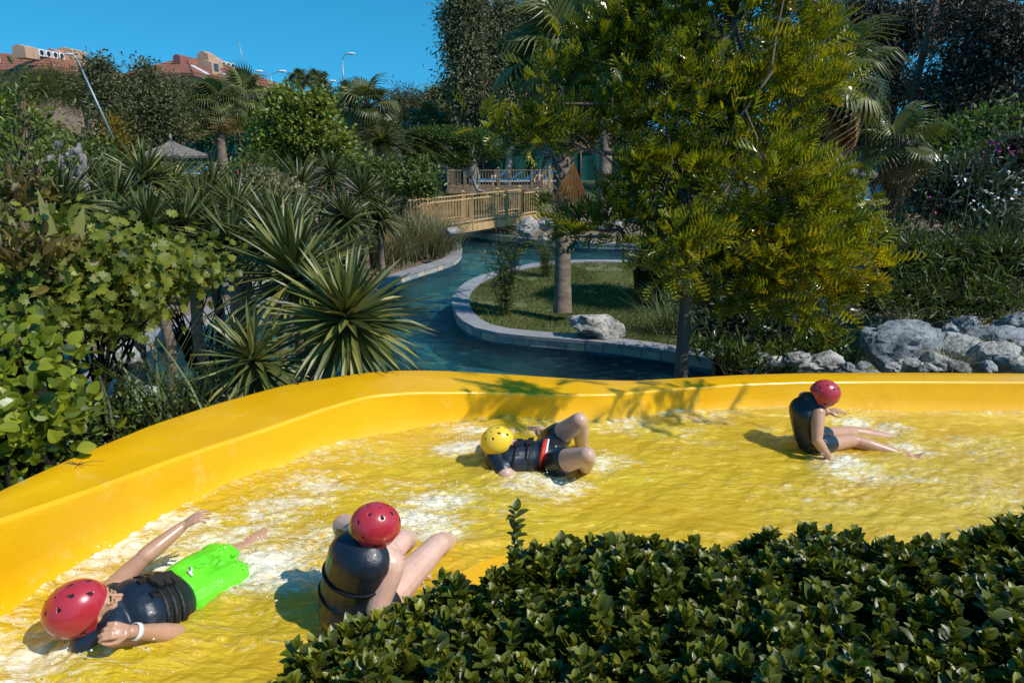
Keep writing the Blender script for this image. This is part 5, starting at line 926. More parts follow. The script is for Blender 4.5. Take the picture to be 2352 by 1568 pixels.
# bushes
SHB = 'garden bushes'
def bush(lb, base, blobs, n, leaf, L, asp, mat, **k): return shrub('bush', lb, 'bush', base, blobs, n, leaf, L, asp, mat, group=SHB, **k)
bush('green bush left of the bridge steps under the feathery tree', gbase(880, 22), PB((870, 400, 22, 50, 35), (930, 420, 21.5, 55, 35), (960, 400, 22, 45, 35), (830, 390, 23, 40, 30), (975, 430, 21, 30, 25)), 7000, 'diamond', .15, .5, M['bush'], clumps=120, csize=.2, vb=(.6, .25), seed=41)
bush('low clipped hedge behind the bridge railing', gbase(1200, 31), PB((1130, 462, 31, 50, 14), (1200, 458, 31, 60, 16), (1250, 455, 31, 40, 16), (1060, 470, 30, 50, 12)), 5000, 'diamond', .11, .6, M['bush'], clumps=120, csize=.15, seed=42)
bush('shaded glossy bush beneath the feathery tree on the island', gbase(1700, 9), PB((1700, 700, 9.6, 110, 80), (1810, 730, 9.4, 110, 75), (1620, 640, 10, 60, 90), (1720, 610, 10, 110, 70), (1880, 760, 9.2, 70, 40), (1640, 760, 9.4, 60, 35)), 7000, 'blade', .14, .2, M['oleander'], clumps=170, csize=.16, vb=(.4, .25), seed=43)
bush('oleander bush with white blossoms at the right edge', gbase(2220, 13), PB((2240, 440, 12, 130, 90), (2330, 370, 12, 80, 80), (2150, 470, 12.5, 70, 50), (2300, 520, 11.5, 90, 50)), 6500, 'blade', .17, .17, M['oleander'], clumps=160, csize=.2, vb=(.45, .25), seed=44)
bush('yellow green bush above the oleander at right', gbase(2240, 15), PB((2220, 310, 15, 100, 50), (2300, 290, 15, 80, 50), (2130, 350, 15, 50, 50), (2200, 390, 14.5, 110, 50)), 7000, 'diamond', .13, .5, M['mimosa'], clumps=150, csize=.22, vb=(.62, .3), seed=45)
bush('dense bamboo like thicket across the right bank', gbase(2150, 10.5), PB((2080, 600, 10.6, 90, 60), (2200, 590, 10.6, 110, 60), (2320, 600, 10.4, 90, 70), (2140, 680, 10.2, 120, 50), (2280, 690, 10, 110, 40), (2040, 560, 11.5, 60, 40), (2010, 690, 10.2, 60, 40)), 14000, 'blade', .15, .12, M['bamboo'], clumps=260, csize=.2, vb=(.42, .25), seed=46)
bush('dark bushes behind the far pool channel at right', gbase(1750, 20), PB((1600, 520, 22, 80, 40), (1750, 500, 21, 110, 50), (1900, 480, 20, 100, 50), (2020, 510, 17, 60, 40)), 8000, 'diamond', .15, .5, M['bush'], clumps=120, csize=.25, seed=47)
bush('ivy covered mound beside the thatched hut', gbase(620, 15), PB((610, 420, 15, 55, 30), (650, 450, 14.5, 50, 40), (600, 470, 14.5, 60, 40)), 5000, 'diamond', .085, .9, foliage('variegated_ivy', (.05, .06, .02), (.20, .18, .08), (.42, .36, .22)), clumps=160, csize=.12, vb=(.5, .3), seed=48)
bush('small pink flowering bush below the bright maple', gbase(610, 20), PB((570, 400, 19, 50, 30), (600, 380, 20, 40, 30)), 2400, 'diamond', .12, .4, M['bush'], clumps=60, csize=.2, seed=49)
bush('dark undergrowth below the left group of yuccas', gbase(420, 9), PB((300, 560, 8.6, 120, 50), (430, 570, 8.6, 110, 45), (560, 580, 8.8, 90, 45), (640, 590, 8.6, 60, 40), (200, 500, 8.4, 110, 50)), 6000, 'diamond', .11, .5, M['bush'], clumps=120, csize=.16, vb=(.35, .2), seed=50)
bush('low leafy plants growing over the right pool wall', gbase(1780, 8.6), PB((1700, 820, 8.6, 60, 14), (1800, 815, 8.8, 60, 22), (1900, 790, 8.9, 50, 28), (1620, 800, 8.8, 26, 18)), 1300, 'blade', .13, .2, M['bush'], clumps=60, csize=.12, core=0, seed=51, up=.8, vb=(.55, .25))
def flowers(nm, lb, blobs, n, r, mat):
    g = G(); P, Dn, CC = blobpts(blobs, n, 16, .09, .95, np.random.default_rng(8)); P = P + nrm(np.array([[0, -1, .2]])) * .2
    inst(g, template('ovate'), P, rdir(len(P)), rdir(len(P)), r, r * .9); return g
g = flowers('', '', PB((2260, 450, 11.6, 110, 60), (2170, 440, 11.8, 70, 40)), 70, .05, 0); rt = [o for o in S.objects if o.get('label', '').startswith('oleander bush')][0]; g.build('blossoms', M['petals'], rt)
g = flowers('', '', PB((2300, 350, 11.9, 60, 20), (2130, 470, 12, 30, 20)), 70, .05, 0); g.build('pink_blossoms', M['pinkpetals'], rt)
rt = [o for o in S.objects if o.get('label', '').startswith('small pink')][0]; g = flowers('', '', PB((575, 400, 18.6, 45, 25)), 60, .05, 0); g.build('blossoms', M['pinkpetals'], rt)
# bamboo on island
def bamboo(base, topz, lb, px, d, w_, n=1300, seed=1):
    rng = np.random.default_rng(seed); root = empty('bamboo_plant', base, lb, 'bamboo', 'young bamboo on the lawn island'); st = G(); O = []; D = []; H = topz - base[2]
    for k in range(16):
        ph = rng.uniform(0, 6.28); tp = base + np.array([math.cos(ph) * w_ * rng.uniform(.3, 1.0), math.sin(ph) * w_ * .8, H * rng.uniform(.55, 1.0)]); P = limb(st, base + rng.normal(0, .05, 3) * [1, 1, 0], tp, .009, .003, .08, 10, 5, .04)
        for q in range(n // 16): p = P[rng.integers(1, 10)] + rng.normal(0, .07, 3); O.append(p); D.append([rng.normal(0, 1), rng.normal(0, 1), rng.normal(-.1, .6)])
    g = G(); K_ = len(O); inst(g, template('blade'), O, D, rdir(K_, (0, 0, .8), rng), rng.uniform(.07, .15, K_), rng.uniform(.012, .019, K_), a=rng.random(K_) * .8 + .1); g.build('leaves', M['bamboo'], root); st.build('canes', M['stem'], root)
b_ = PZ(1160, 722, 0); bamboo(b_, 1.95, 'taller young bamboo near the tip of the lawn island', 1160, 13, .42, 1900, 1)
b_ = PZ(1258, 632, 0); bamboo(b_, 1.15, 'shorter young bamboo at the back edge of the lawn island', 1258, 17, .42, 900, 2)
# cypress
c_ = PZ(1492, 690, 0); rt = empty('cypress', c_, 'dark narrow cypress on the island behind the feathery tree', 'tree'); g = G(); rng = np.random.default_rng(9); n_ = 7000; t_ = rng.random(n_) ** .8; an = rng.uniform(0, 6.28, n_); rr = .40 * (1 - t_ ** 3) * (.8 + .25 * rng.random(n_)) * (.75 + .5 * t_ * (t_ < .3)); P = np.stack([np.cos(an) * rr, np.sin(an) * rr, .05 + 1.9 * t_], 1) + c_; inst(g, template('diamond'), P, np.stack([np.cos(an) * .4, np.sin(an) * .4, np.ones(n_)], 1), rdir(n_), .09, .03, a=rng.random(n_) * .6); g.build('foliage', M['bush'], rt); g = G(); g.tube([c_, c_ + [0, 0, .8], c_ + [0, 0, 1.8]], [.33, .34, .05], 12); g.build('trunk', M['core'], rt)  # wide dark core fills the foliage, inner shade given as colour
# ornamental grasses
def tuft(c, r, h, n, lb, mats=('drygrass',), seed=1, group=None, wd=.012, name='grass_clump'):
    rng = np.random.default_rng(seed); root = empty(name, c, lb, 'grass clump', group)
    for m_ in mats:
        k = n // len(mats); ph = rng.uniform(0, 6.28, k); tl = rng.uniform(.05, .75, k); g = G(); inst(g, template('grass'), np.asarray(c) + np.stack([rng.normal(0, r, k), rng.normal(0, r, k), 0 * ph], 1), np.stack([np.cos(ph) * tl, np.sin(ph) * tl, np.ones(k)], 1), np.stack([-np.cos(ph), -np.sin(ph), .5 + 0 * ph], 1), h * rng.uniform(.55, 1.1, k), wd, a=rng.random(k)); g.build('blades', M[m_], root)
for i, (x, y, r, h, lb, mm) in enumerate(((975, 588, .30, 1.55, 'tall dry grass clump at the bend of the left pool wall', ('drygrass', 'greengrass')), (925, 592, .30, 1.6, 'dry grass clump below the bridge steps', ('drygrass', 'drygrass', 'greengrass')), (1010, 575, .25, 1.3, 'grass clump closest to the bridge beam', ('greengrass', 'drygrass')), (885, 610, .25, 1.3, 'leftmost dry grass clump on the left bank', ('drygrass', 'greengrass')), (950, 560, .3, 1.6, 'grey green grass clump in the middle behind the others', ('greengrass', 'drygrass')))): tuft(PZ(x, y, 0), r, h, 1300, lb, mm, 60 + i, 'tall grasses on the left bank', .016)
tuft(PZ(1530, 760, 0) + [0, 0, 0], .12, 1.05, 170, 'arching grey green grass beside the white rock', ('greengrass',), 70)
tuft(PZ(1600, 770, 0), .12, .9, 120, 'arching grass right behind the slim trunk', ('greengrass',), 71)
for i, (x, y, d_, lb) in enumerate(((2250, 800, 8.6, 'dry grass tuft among the rocks'), (2340, 830, 8.2, 'dry grass tuft at the right edge above the slide'), (2180, 830, 8.1, 'thin dry weeds in front of the small rocks'), (2330, 740, 9.6, 'straw coloured grass behind the rock pile'), (2090, 735, 9.8, 'dry grass behind the biggest boulder'))): tuft(PD(x, y, d_) - [0, 0, .12], .10, .45, 150, lb, ('drygrass', 'greengrass'), 80 + i, 'dry grass tufts on the right bank', .007)
# tall thin weeds at right
rt = empty('tall_weeds', PD(2080, 600, 11), 'tall thin green stalks standing before the oleander', 'weeds'); g = G()
for k in range(34): x = RNG.uniform(1950, 2340); p = PD(x, 620, 10.8 + RNG.normal(0, .3)); q = p + [RNG.normal(.12, .12), RNG.normal(0, .1), RNG.uniform(.7, 1.9)]; g.tube([p, (p + q) / 2 + RNG.normal(0, .03, 3), q], [.007, .006, .003], 5, caps=False, a=RNG.random())
g.build('stalks', M['greengrass'], rt)
# lawn blades
g = G(); n_ = 90000; xx = RNG.uniform(-1.6, 6.5, n_); yy = RNG.uniform(10.8, 20, n_); ok = inpoly(xx - .34, yy, ISP) & inpoly(xx, yy - .34, ISP) & inpoly(xx, yy + .34, ISP) & (fbm(np.stack([xx, yy, 0 * xx], -1), 1.4, 3) > -.75); xx, yy = xx[ok], yy[ok]; n_ = len(xx)
inst(g, template('diamond'), np.stack([xx, yy, np.full(n_, -.04)], 1), np.stack([RNG.normal(0, .5, n_), RNG.normal(0, .5, n_), np.ones(n_)], 1), rdir(n_), RNG.uniform(.04, .10, n_), .012, a=np.clip(.5 + .35 * fbm(np.stack([xx, yy, 0 * xx], -1), 1.1, 2) + RNG.normal(0, .15, n_), 0, 1)); tag(g.build('lawn_grass', M['lawngrass']), 'short patchy grass covering the island', 'grass', kind='stuff')
# ================================================================== ROCKS
def rock(c, r, label, mat='rock', seed=1, group=None, rough=.30, name='rock'):
    rng = np.random.default_rng(seed); v, t, q = sphere_grid(56, 36); n = fbm(v + seed * 3.1, 1.1, 3) * .35 + fbm(v + seed, 2.6, 4) * rough * .55; v2 = v * (1 + n)[:, None]
    for k in range(9):
        d = nrm(rng.normal(size=3)); h = rng.uniform(.62, .88); s_ = v2 @ d; v2 = v2 - d * np.clip(s_ - h, 0, None)[:, None] * .85
    v2 = v2 + nrm(v) * (fbm(v + 9, 7, 3) * .035)[:, None]; g = G(); g.add(v2 * np.asarray(r) + c, [t, q]); o = g.build(name, M[mat], smooth=True); o.data.set_sharp_from_angle(angle=math.radians(42)); return tag(o, label, 'rock', group)
c = PZ(1376, 782, 0); rock(c + [0, .22, .18], (.46, .30, .27), 'white pitted boulder on the island edge beside the grey capped wall', seed=3)
rock(PD(2052, 795, 8.6), (.50, .45, .33), 'largest grey boulder above the slide rim at right', 'rockgrey', 4)
RP = [(2120, 770, 9.3, .17), (2165, 790, 8.9, .20), (2215, 805, 8.6, .26), (2150, 830, 8.2, .17), (2090, 838, 8.1, .13), (2250, 770, 9.2, .22), (2310, 775, 9.0, .24), (2335, 745, 9.5, .24), (2220, 745, 9.8, .20), (2280, 815, 8.3, .24), (2330, 835, 8.0, .20), (2050, 846, 8.0, .10), (2200, 842, 8.0, .13), (2265, 845, 7.9, .10), (1897, 832, 8.3, .22), (1836, 828, 8.4, .16), (1780, 832, 8.5, .10), (1680, 812, 9.1, .15), (1750, 820, 8.7, .09), (1950, 845, 8.1, .09), (2130, 846, 7.9, .09), (2180, 760, 9.4, .12), (2345, 800, 8.5, .18), (2295, 750, 9.6, .12), (1860, 842, 8.2, .08), (1985, 838, 8.2, .08)]
def where_r(i, x, y):
    L_ = ['small rock right beside the biggest boulder', 'rounded grey rock just right of the biggest boulder', 'wide pale rock in the middle of the pile', 'pale rock low in front of the biggest boulder', 'pale flat rock at the foot of the biggest boulder', 'rock in the upper middle of the pile', 'smooth rock near the right edge of the pile', 'bluish grey rock topmost at the right edge', 'flat dark rock at the top of the pile', 'large sloping rock low at the right', 'rock at the bottom right corner of the pile', 'small stone under the left foot of the biggest boulder', 'small stone at the front middle of the pile', 'little stone touching the slide rim at right', 'pale knobbly rock by the end of the pool wall', 'pale rock left of the knobbly one', 'small stone left of the two pale rocks', 'grey rock on top of the pool wall end', 'small stone beside the rock on the wall end', 'small stone between the knobbly rock and the biggest boulder', 'little stone in the gap in front of the pile', 'small rock high behind the biggest boulder', 'rock against the right picture edge', 'small rock left of the bluish topmost rock', 'tiny stone under the knobbly rock', 'tiny stone right of the knobbly rock']; return L_[i]
for i, (x, y, d, r) in enumerate(RP): rr_ = RNG.uniform(.8, 1.25, 3); rock(PD(x, y, d), (r * rr_[0] * 1.15, r * rr_[1], r * .72 * rr_[2]), where_r(i, x, y), 'rock' if i in (2, 3, 4, 9, 10, 11, 12, 14, 15, 16, 20, 24) else 'rockgrey', 30 + i, 'rocks piled on the right bank')
for i, (x, y, d, r, lb) in enumerate(((1212, 520, 24, .42, 'grey rock under the right end of the bridge'), (1248, 515, 24.5, .26, 'upright rock right of the one under the bridge end'), (1250, 545, 22.6, .22, 'small pale rock by the far pool wall'), (1290, 520, 24.5, .3, 'pale rock behind the island palm trunk'), (1330, 512, 25, .28, 'rock right of the island palm trunk'), (1400, 508, 25, .5, 'long pale stone slab beyond the far pool wall'), (1042, 532, 19.4, .17, 'grey stone at the tip of the left bank'))): rock(PD(x, y, d), (r * 1.1, r * .9, r * .75), lb, 'rock', 70 + i, 'rocks near the bridge')
for i, (x, y, d, r, lb) in enumerate(((575, 655, 10.6, .28, 'cream boulder behind the tall yucca on the left bank'), (235, 905, 6.6, .34, 'cream boulder under the vine beside the pool corner'), (265, 830, 7.6, .26, 'pale boulder at the end of the left pool wall'), (330, 925, 6.0, .28, 'pale boulder among the reeds'), (400, 960, 5.6, .22, 'small pale boulder low by the slide rim'))): rock(PD(x, y, d), (r * 1.2, r, r * .7), lb, 'rock', 90 + i, 'rocks on the left bank')
# old stump
rt = empty('tree_stump', PD(165, 430, 9.2), 'gnarled grey dead tree stump among the left yuccas', 'stump'); g = G(); b0 = PD(150, 450, 9.2); b0[2] -= 1.2
for q in ((172, 342), (190, 352), (135, 385), (165, 400)): g.cap(b0 + [0, 0, .8], .16, PD(q[0], q[1] + 10, 9.2), .055)
for k in range(40): p = PD(RNG.uniform(130, 188), RNG.uniform(345, 430), 9.15) + RNG.normal(0, .06, 3); g.cap(p, RNG.uniform(.03, .07), p + RNG.normal(0, .06, 3) * [1, 1, 1.6], RNG.uniform(.02, .05), 7)
remesh(g, 'trunk', [M['deadwood']], rt, .016, 1)
# ================================================================== BRIDGE
def rail(parent, A, Bp, h=.95, posts=None, nb=14, pw=.11, mat='wood', low=.10, endposts=(True, True), post_extra=.14, gap=None):
    A = np.asarray(A, float); Bp = np.asarray(Bp, float); d = nrm(Bp - A); g = G(); g.beam(A + [0, 0, h], Bp + [0, 0, h], .09, .045); g.build('top_rail', M[mat], parent); g = G(); g.beam(A + [0, 0, low], Bp + [0, 0, low], .05, .05); g.build('bottom_rail', M[mat], parent)
    for k in range(nb):
        p = A + (Bp - A) * (k + .6) / (nb + .2); g = G(); g.box(p + [0, 0, (h + low) / 2], (.019, .019, (h - low) / 2 - .022)); g.build('baluster', M[mat], parent)
def post(parent, p, h, w_=.125, mat='wood'):
    g = G(); g.box(np.asarray(p) + [0, 0, h / 2 - .1], (w_ / 2, w_ / 2, h / 2 + .1)); g.box(np.asarray(p) + [0, 0, h + .018], (w_ * .66, w_ * .66, .014)); v = np.array([(-1, -1, 0), (1, -1, 0), (1, 1, 0), (-1, 1, 0), (0, 0, .9)]) * w_ * .52 + np.asarray(p) + [0, 0, h + .030]; g.add(v, [np.array([(0, 1, 4), (1, 2, 4), (2, 3, 4), (3, 0, 4)])]); return g.build('post', M[mat], parent)
def at_z(px, z_, y_): return None
br = empty('wooden_bridge', PD(1120, 515, 24.5), 'pale timber footbridge with slatted railings over the pool channel', 'bridge')
# near railing posts at pixel foot positions; deck slopes gently up to the right in the picture because it recedes
n0, n1 = PD(980, 529, 22.5), PD(1234, 491, 27.5); wv_ = nrm(np.cross(n1 - n0, [0, 0, 1])) * -1.25
if wv_[1] < 0: wv_ = -wv_
rp = [0, .27, .52, .80, 1.0]; L_ = np.linalg.norm(n1 - n0)
for side_, o in (('near', np.zeros(3)), ('far', wv_)):
    pts = [n0 + (n1 - n0) * t + o for t in ((0, .36, .68, 1.0) if side_ == 'near' else (-.12, .22, .52, .84, 1.08))]
    for p in pts: post(br, p, .98)
    for a_, b_ in zip(pts[:-1], pts[1:]): rail(br, a_, b_, .88, nb=int(np.linalg.norm(b_ - a_) / .155))
g = G(); g.beam(n0 - [0, 0, .14] - (n1 - n0) * .02, n1 - [0, 0, .14] + (n1 - n0) * .02, .09, .26); g.beam(n0 + wv_ - [0, 0, .14], n1 + wv_ - [0, 0, .14], .09, .26); g.build('side_beam', M['wood'], br)
for k in range(int(L_ / .15)): 
    p = n0 + (n1 - n0) * (k + .5) * .15 / L_; g = G() if k == 0 else g; g.beam(p + nrm(wv_) * .05, p + wv_ - nrm(wv_) * .05, .135, .035)
g.build('deck_boards', M['wood'], br)
# stair rails going down on the left
s1 = n0 + np.array([-1.35, -.5, -.75]); s2 = s1 + wv_; post(br, s1, .9); post(br, s2 + [.2, 0, 0], .95)
for a_, b_ in ((n0, s1), (n0 + wv_ - (n1 - n0) * .12, s2 + [.2, 0, 0])):
    g = G(); g.beam(a_ + [0, 0, .93], b_ + [0, 0, .85], .09, .05); g.build('stair_rail', M['wood'], br)
    for k in range(6): p = a_ + (b_ - a_) * (k + .6) / 6.5; g = G(); g.box(p + [0, 0, .45], (.019, .019, .42)); g.build('baluster', M['wood'], br)
g = G()
for k in range(4): p = n0 + (s1 - n0) * (k + .5) / 4; g.beam(p - [0, 0, .05], p + wv_ - [0, 0, .05], .28, .04)
g.build('steps', M['wood'], br)
# ================================================================== DECK WITH SUNBEDS
d0, d1 = PD(1030, 433, 35), PD(1262, 430, 35.6); d1[2] = d0[2]; dv = np.array([.35, 3.2, 0]); dk = empty('sun_deck', d0, 'raised brown wooden sun deck with slatted railing behind the bridge', 'deck')
g = G(); nbd = 30
for k in range(nbd): t = (k + .5) / nbd; p = d0 + dv * t; g.beam(p, p + (d1 - d0), np.linalg.norm(dv) / nbd * .94, .04)
g.build('deck_boards', M['greywood'], dk); g = G(); g.beam(d0 - [0.1, .03, .14], d1 - [-.1, .03, .14], .06, .24); g.beam(d1 - [-.05, 0, .14], d1 + dv - [-.05, 0, .14], .06, .24); g.beam(d0 - [.05, 0, .14], d0 + dv - [.05, 0, .14], .06, .24); g.build('skirt_board', M['greywood'], dk)
g = G()
for t in (0.02, .35, .67, .98): p = d0 + (d1 - d0) * t; g.box(p - [0, -.1, .62], (.09, .09, .42)); p = p + dv; g.box(p - [0, .1, .62], (.09, .09, .42))
g.build('supports', M['greywood'], dk)
DP = [d0 + (d1 - d0) * t for t in (0, .16, .49, .82, 1.0)]
for p in DP + [d0 + dv, d1 + dv]: post(dk, p, 1.0, .12, 'greywood' if p is not DP[-1] else 'wood')
for a_, b_, nb in ((DP[0], DP[1], 6), (DP[1], DP[2], 12), (DP[2], DP[3], 12), (DP[3], DP[4], 7), (d1, d1 + dv, 12), (d0, d0 + dv, 10)): rail(dk, a_, b_, .9, nb=nb, mat='greywood')
for o in dk.children:
    if o.name.startswith('baluster') and o.data.vertices[0].co.x > (d1 - d0)[0] - .5: o.data.materials[0] = M['wood']
def sunbed(c, rot, label, back=.5, group='blue sunbeds'):
    rt = empty('sunbed', c, label, 'sunbed', group); R_ = np.array([[math.cos(rot), -math.sin(rot), 0], [math.sin(rot), math.cos(rot), 0], [0, 0, 1]])
    P_ = lambda x, y, z: np.asarray(c) + R_ @ np.array([x, y, z]); g = G(); g.beam(P_(-.95, 0, .36), P_(.35, 0, .36), .62, .07); g.build('mattress', M['blue'], rt); g = G(); g.beam(P_(.36, 0, .37), P_(.95, 0, .37 + back * .62), .62, .07); g.build('backrest', M['blue'], rt)
    g = G()
    for y in (-.30, .30): g.beam(P_(-.97, y, .29), P_(.97, y, .29), .04, .06)
    g.build('frame', M['white'], rt)
    for x in (-.8, .75):
        for y in (-.28, .28): g = G(); g.beam(P_(x, y, 0), P_(x, y, .27), .04, .04); g.build('leg', M['white'], rt)
    return rt
zd = d0[2] + .025
SBD = [((1120, 1.0), .1, 'blue sunbed at the left end of the deck'), ((1158, .9), .05, 'blue sunbed with raised back in the middle left of the deck'), ((1192, 1.1), .15, 'blue sunbed in the middle right of the deck'), ((1235, 1.2), .1, 'blue sunbed at the right end of the deck')]
for (px, dy), r_, lb in SBD: p = PD(px, 420, 35.3); sunbed(np.array([p[0], p[1] + dy, zd]), r_, lb, .7)
def thatched(c, r, h, pole_h, label, walls=False, name='thatched_umbrella', n=40, seg=24):
    rt = empty(name, c, label, 'thatched umbrella' if not walls else 'thatched hut', None); c = np.asarray(c, float); g = G(); rng = np.random.default_rng(5); rows_ = []
    for t, q in ((0, .03), (.25, .22), (.5, .5), (.75, .78), (1.0, 1.0), (1.0, .97)):
        z = pole_h + h * (1 - t) ** 1.1 - (.10 if q == .97 else 0); rows_.append([c + [r * q * math.cos(a) * (1 + .015 * math.sin(a * 11)), r * q * math.sin(a), z + .02 * math.sin(a * 17)] for a in np.linspace(0, 2 * math.pi, seg * 3)])
    rows_.append([c + [0, 0, pole_h + h * .5]] * (seg * 3)); g.grid(np.array(rows_), flip=False); g.build('thatch_roof', M['thatch'], rt)
    g = G(); g.tube([c, c + [0, 0, pole_h + h + .25]], [.07, .05], 10); g.build('pole', M['greywood'], rt, True)
    g = G(); g.tube([c + [0, 0, pole_h + h + .02], c + [0, 0, pole_h + h + .28]], [.06, .04], 8); g.build('finial', M['metal'], rt, True)
    if walls:
        for k in range(6): a = k * math.pi / 3 + .3; p = c + [r * .8 * math.cos(a), r * .8 * math.sin(a), 0]; g = G(); g.tube([p, p + [0, 0, pole_h + .1]], [.07, .07], 8); g.build('post', M['bark'], rt, True)
    return rt
p = PD(397, 357, 30); thatched([p[0], p[1], p[2] - 2.0], 1.45, .62, 2.0, 'round thatched umbrella on the hillside at left')
p = PD(1225, 350, 39); thatched([p[0], p[1], p[2] - 2.1], 1.75, .95, 2.0, 'thatched umbrella at the right end of the deck')
p = PD(1110, 350, 40); thatched([p[0], p[1], p[2] - 2.1], 2.2, .7, 2.1, 'low thatched roof seen above the left part of the deck')
p = PD(1520, 372, 32); thatched([p[0], p[1], p[2] - 2.1], 1.6, .8, 2.0, 'thatched umbrella behind the feathery tree', walls=True)
p = PD(1900, 398, 21); thatched([p[0], p[1], p[2] - 1.7], 1.45, .75, 1.7, 'thatched hut roof right of the feathery tree', walls=True)
p = PD(2000, 392, 23); thatched([p[0], p[1], p[2] - 1.7], 1.5, .75, 1.7, 'thatched hut roof behind the small fan palm', walls=True)
# dome hut near yuccas
p = PD(720, 420, 18.6); rt = empty('thatched_hut', [p[0], p[1], .3], 'rounded thatched hut roof behind the dark yucca heads', 'thatched hut'); g = G(); rows_ = []
for t in np.linspace(0, 1, 9): rows_.append([[p[0] + 1.25 * math.sin(t * 1.5) * math.cos(a), p[1] + 1.25 * math.sin(t * 1.5) * math.sin(a), p[2] + .42 - .95 * (1 - math.cos(t * 1.5)) + .02 * math.sin(9 * a)] for a in np.linspace(0, 2 * math.pi, 50)])
g.grid(np.array(rows_), flip=False); g.build('thatch_roof', M['thatch'], rt); g = G(); g.tube([[p[0], p[1], .0], [p[0], p[1], p[2] - .4]], [1.0, 1.0], 20); g.build('wall', M['greywood'], rt, True)
# green netting fence
def fence(A, Bp, label, h=1.5, nposts=8):
    rt = empty('netting_fence', A, label, 'fence', 'green netting fences'); A = np.asarray(A, float); Bp = np.asarray(Bp, float); g = G(); t = np.linspace(0, 1, 60)[:, None]; b = A + (Bp - A) * t; b[:, 1] += .04 * np.sin(t[:, 0] * 60); tp = b + [0, 0, h]; tp[:, 2] -= .06 * np.abs(np.sin(t[:, 0] * math.pi * nposts)); o = None
    g.grid(np.stack([b + [0, 0, .05], tp])); o = g.build('netting', M['net'], rt); md = o.modifiers.new('s', 'SOLIDIFY'); md.thickness = .02
    g = G(); g.beam(A + [0, 0, h + .03], Bp + [0, 0, h + .03], .06, .07); g.build('top_rail', M['bark'], rt)
    for k in range(nposts + 1): q = A + (Bp - A) * k / nposts - [0, .06, 0]; g = G(); g.tube([q, q + [0, 0, h + .1]], [.05, .05], 8); g.build('post', M['bark'], rt, True)
a_, b_ = PD(275, 340, 38), PD(600, 340, 38); fence([a_[0], a_[1], a_[2] - .3], [b_[0], b_[1], a_[2] - .3], 'green netting fence behind the thatched umbrella at left', 1.1, 7)
a_, b_ = PD(1060, 400, 43), PD(1500, 400, 42); fence([a_[0], a_[1], 1.0], [b_[0], b_[1], 1.0], 'dark green netting behind the sun deck', 1.8, 8)
a_, b_ = PD(1800, 420, 26), PD(2130, 420, 25); fence([a_[0], a_[1], .7], [b_[0], b_[1], .7], 'green netting behind the right thatched huts', 1.6, 6)
for (x, y, d_, lb) in ((1880, 455, 20, 'blue sunbed under the thatched hut right of the feathery tree'), (1960, 450, 20.5, 'blue sunbed below the small fan palm'), (1530, 430, 30, 'blue sunbed right of the second palm trunk'), (1500, 432, 29.6, 'blue sunbed beside the short wooden fence'), (445, 392, 30, 'pale blue sunbed below the thatched umbrella'), (415, 394, 30, 'blue sunbed left of the one below the thatched umbrella')): p = PD(x, y, d_); sunbed(p - [0, 0, .4], .2, lb, .5)
sunbed(PD(606, 588, 11.5) - [0, 0, .35], .3, 'blue sunbed glimpsed behind the tallest yuccas', .2)
# short wooden fences
def wfence(A, Bp, label, n=10, mat='wood'):
    rt = empty('wooden_railing', A, label, 'railing', 'short wooden railings'); post(rt, A, 1.0, .13, mat); post(rt, Bp, 1.0, .13, mat); rail(rt, A, Bp, .9, nb=n, mat=mat)
a_ = PD(1485, 468, 28); wfence(a_, a_ + [2.2, .5, 0], 'short wooden railing beside the second palm trunk', 14)
a_ = PD(405, 432, 30); wfence(a_, a_ + [1.7, .2, 0], 'short wooden railing below the thatched umbrella', 10)
# distant bather sitting on sunbed
def bather(p, label, s=1.0, skin='skin3', cloth='blackcloth'):
    rt = empty('person', p, label, 'person'); p = np.asarray(p, float); g = G(); head(g, p + [0, 0, .78 * s], (.3, -.9, 0), (0, 0, 1), s); g.cap(p + [0, 0, .55], .05, p + [0, 0, .72], .05); torso(g, p + [0, 0, .62], p + [0, 0, .45], p + [0, 0, .22], p + [0, 0, .05], V3(1, .3, 0), V3(.3, -1, 0))
    for s_ in (-1, 1):
        sh0 = p + [s_ * .17, 0, .52]; e = p + [s_ * .26, -.1, .28]; h_ = p + [s_ * .2, -.3, .12]; limbseg(g, sh0, e, .048, .038); limbseg(g, e, h_, .038, .026); hand(g, h_, (0, -1, -.2), (0, 0, -1), .9, .4, s_)
        k_ = p + [s_ * .12, -.42, .14]; f_ = p + [s_ * .12, -.5, -.25]; limbseg(g, p + [s_ * .09, 0, .03], k_, .08, .055); limbseg(g, k_, f_, .055, .035); foot(g, f_, None, V3(0, -1, 0), V3(0, 0, -1))
    remesh(g, 'body', [M[skin]], rt, .014, 2); g = G(); g.ell(p + [0, .01, .82], (.085, .09, .08)); g.build('hair', M['hair'] if skin != 'skin2' else M['drygrass'], rt, True); g = G(); g.cap(p + [-.07, -.02, .04], .13, p + [.07, -.02, .04], .13); g.build('swim_shorts', M[cloth], rt, True)
bather(PD(1538, 437, 28.6), 'distant bather sitting on a blue sunbed right of the second palm'); bather(PD(1238, 421, 36.2) - [0, 0, .12], 'distant bather sitting at the right end of the sun deck', cloth='redcloth'); bather(PD(1138, 422, 36.2) - [0, 0, .12], 'distant bather sitting at the left part of the sun deck', cloth='redcloth')
# warning tape
rt = G(); P = np.array([PD(x, y, 31) for x, y in ((1395, 403), (1440, 406), (1485, 404), (1530, 408))]); rt.tube(resample(P, .2), .018, 6); tag(rt.build('barrier_tape', M['whitecloth'], smooth=True), 'thin white barrier tape stretched across the dry slope', 'tape')
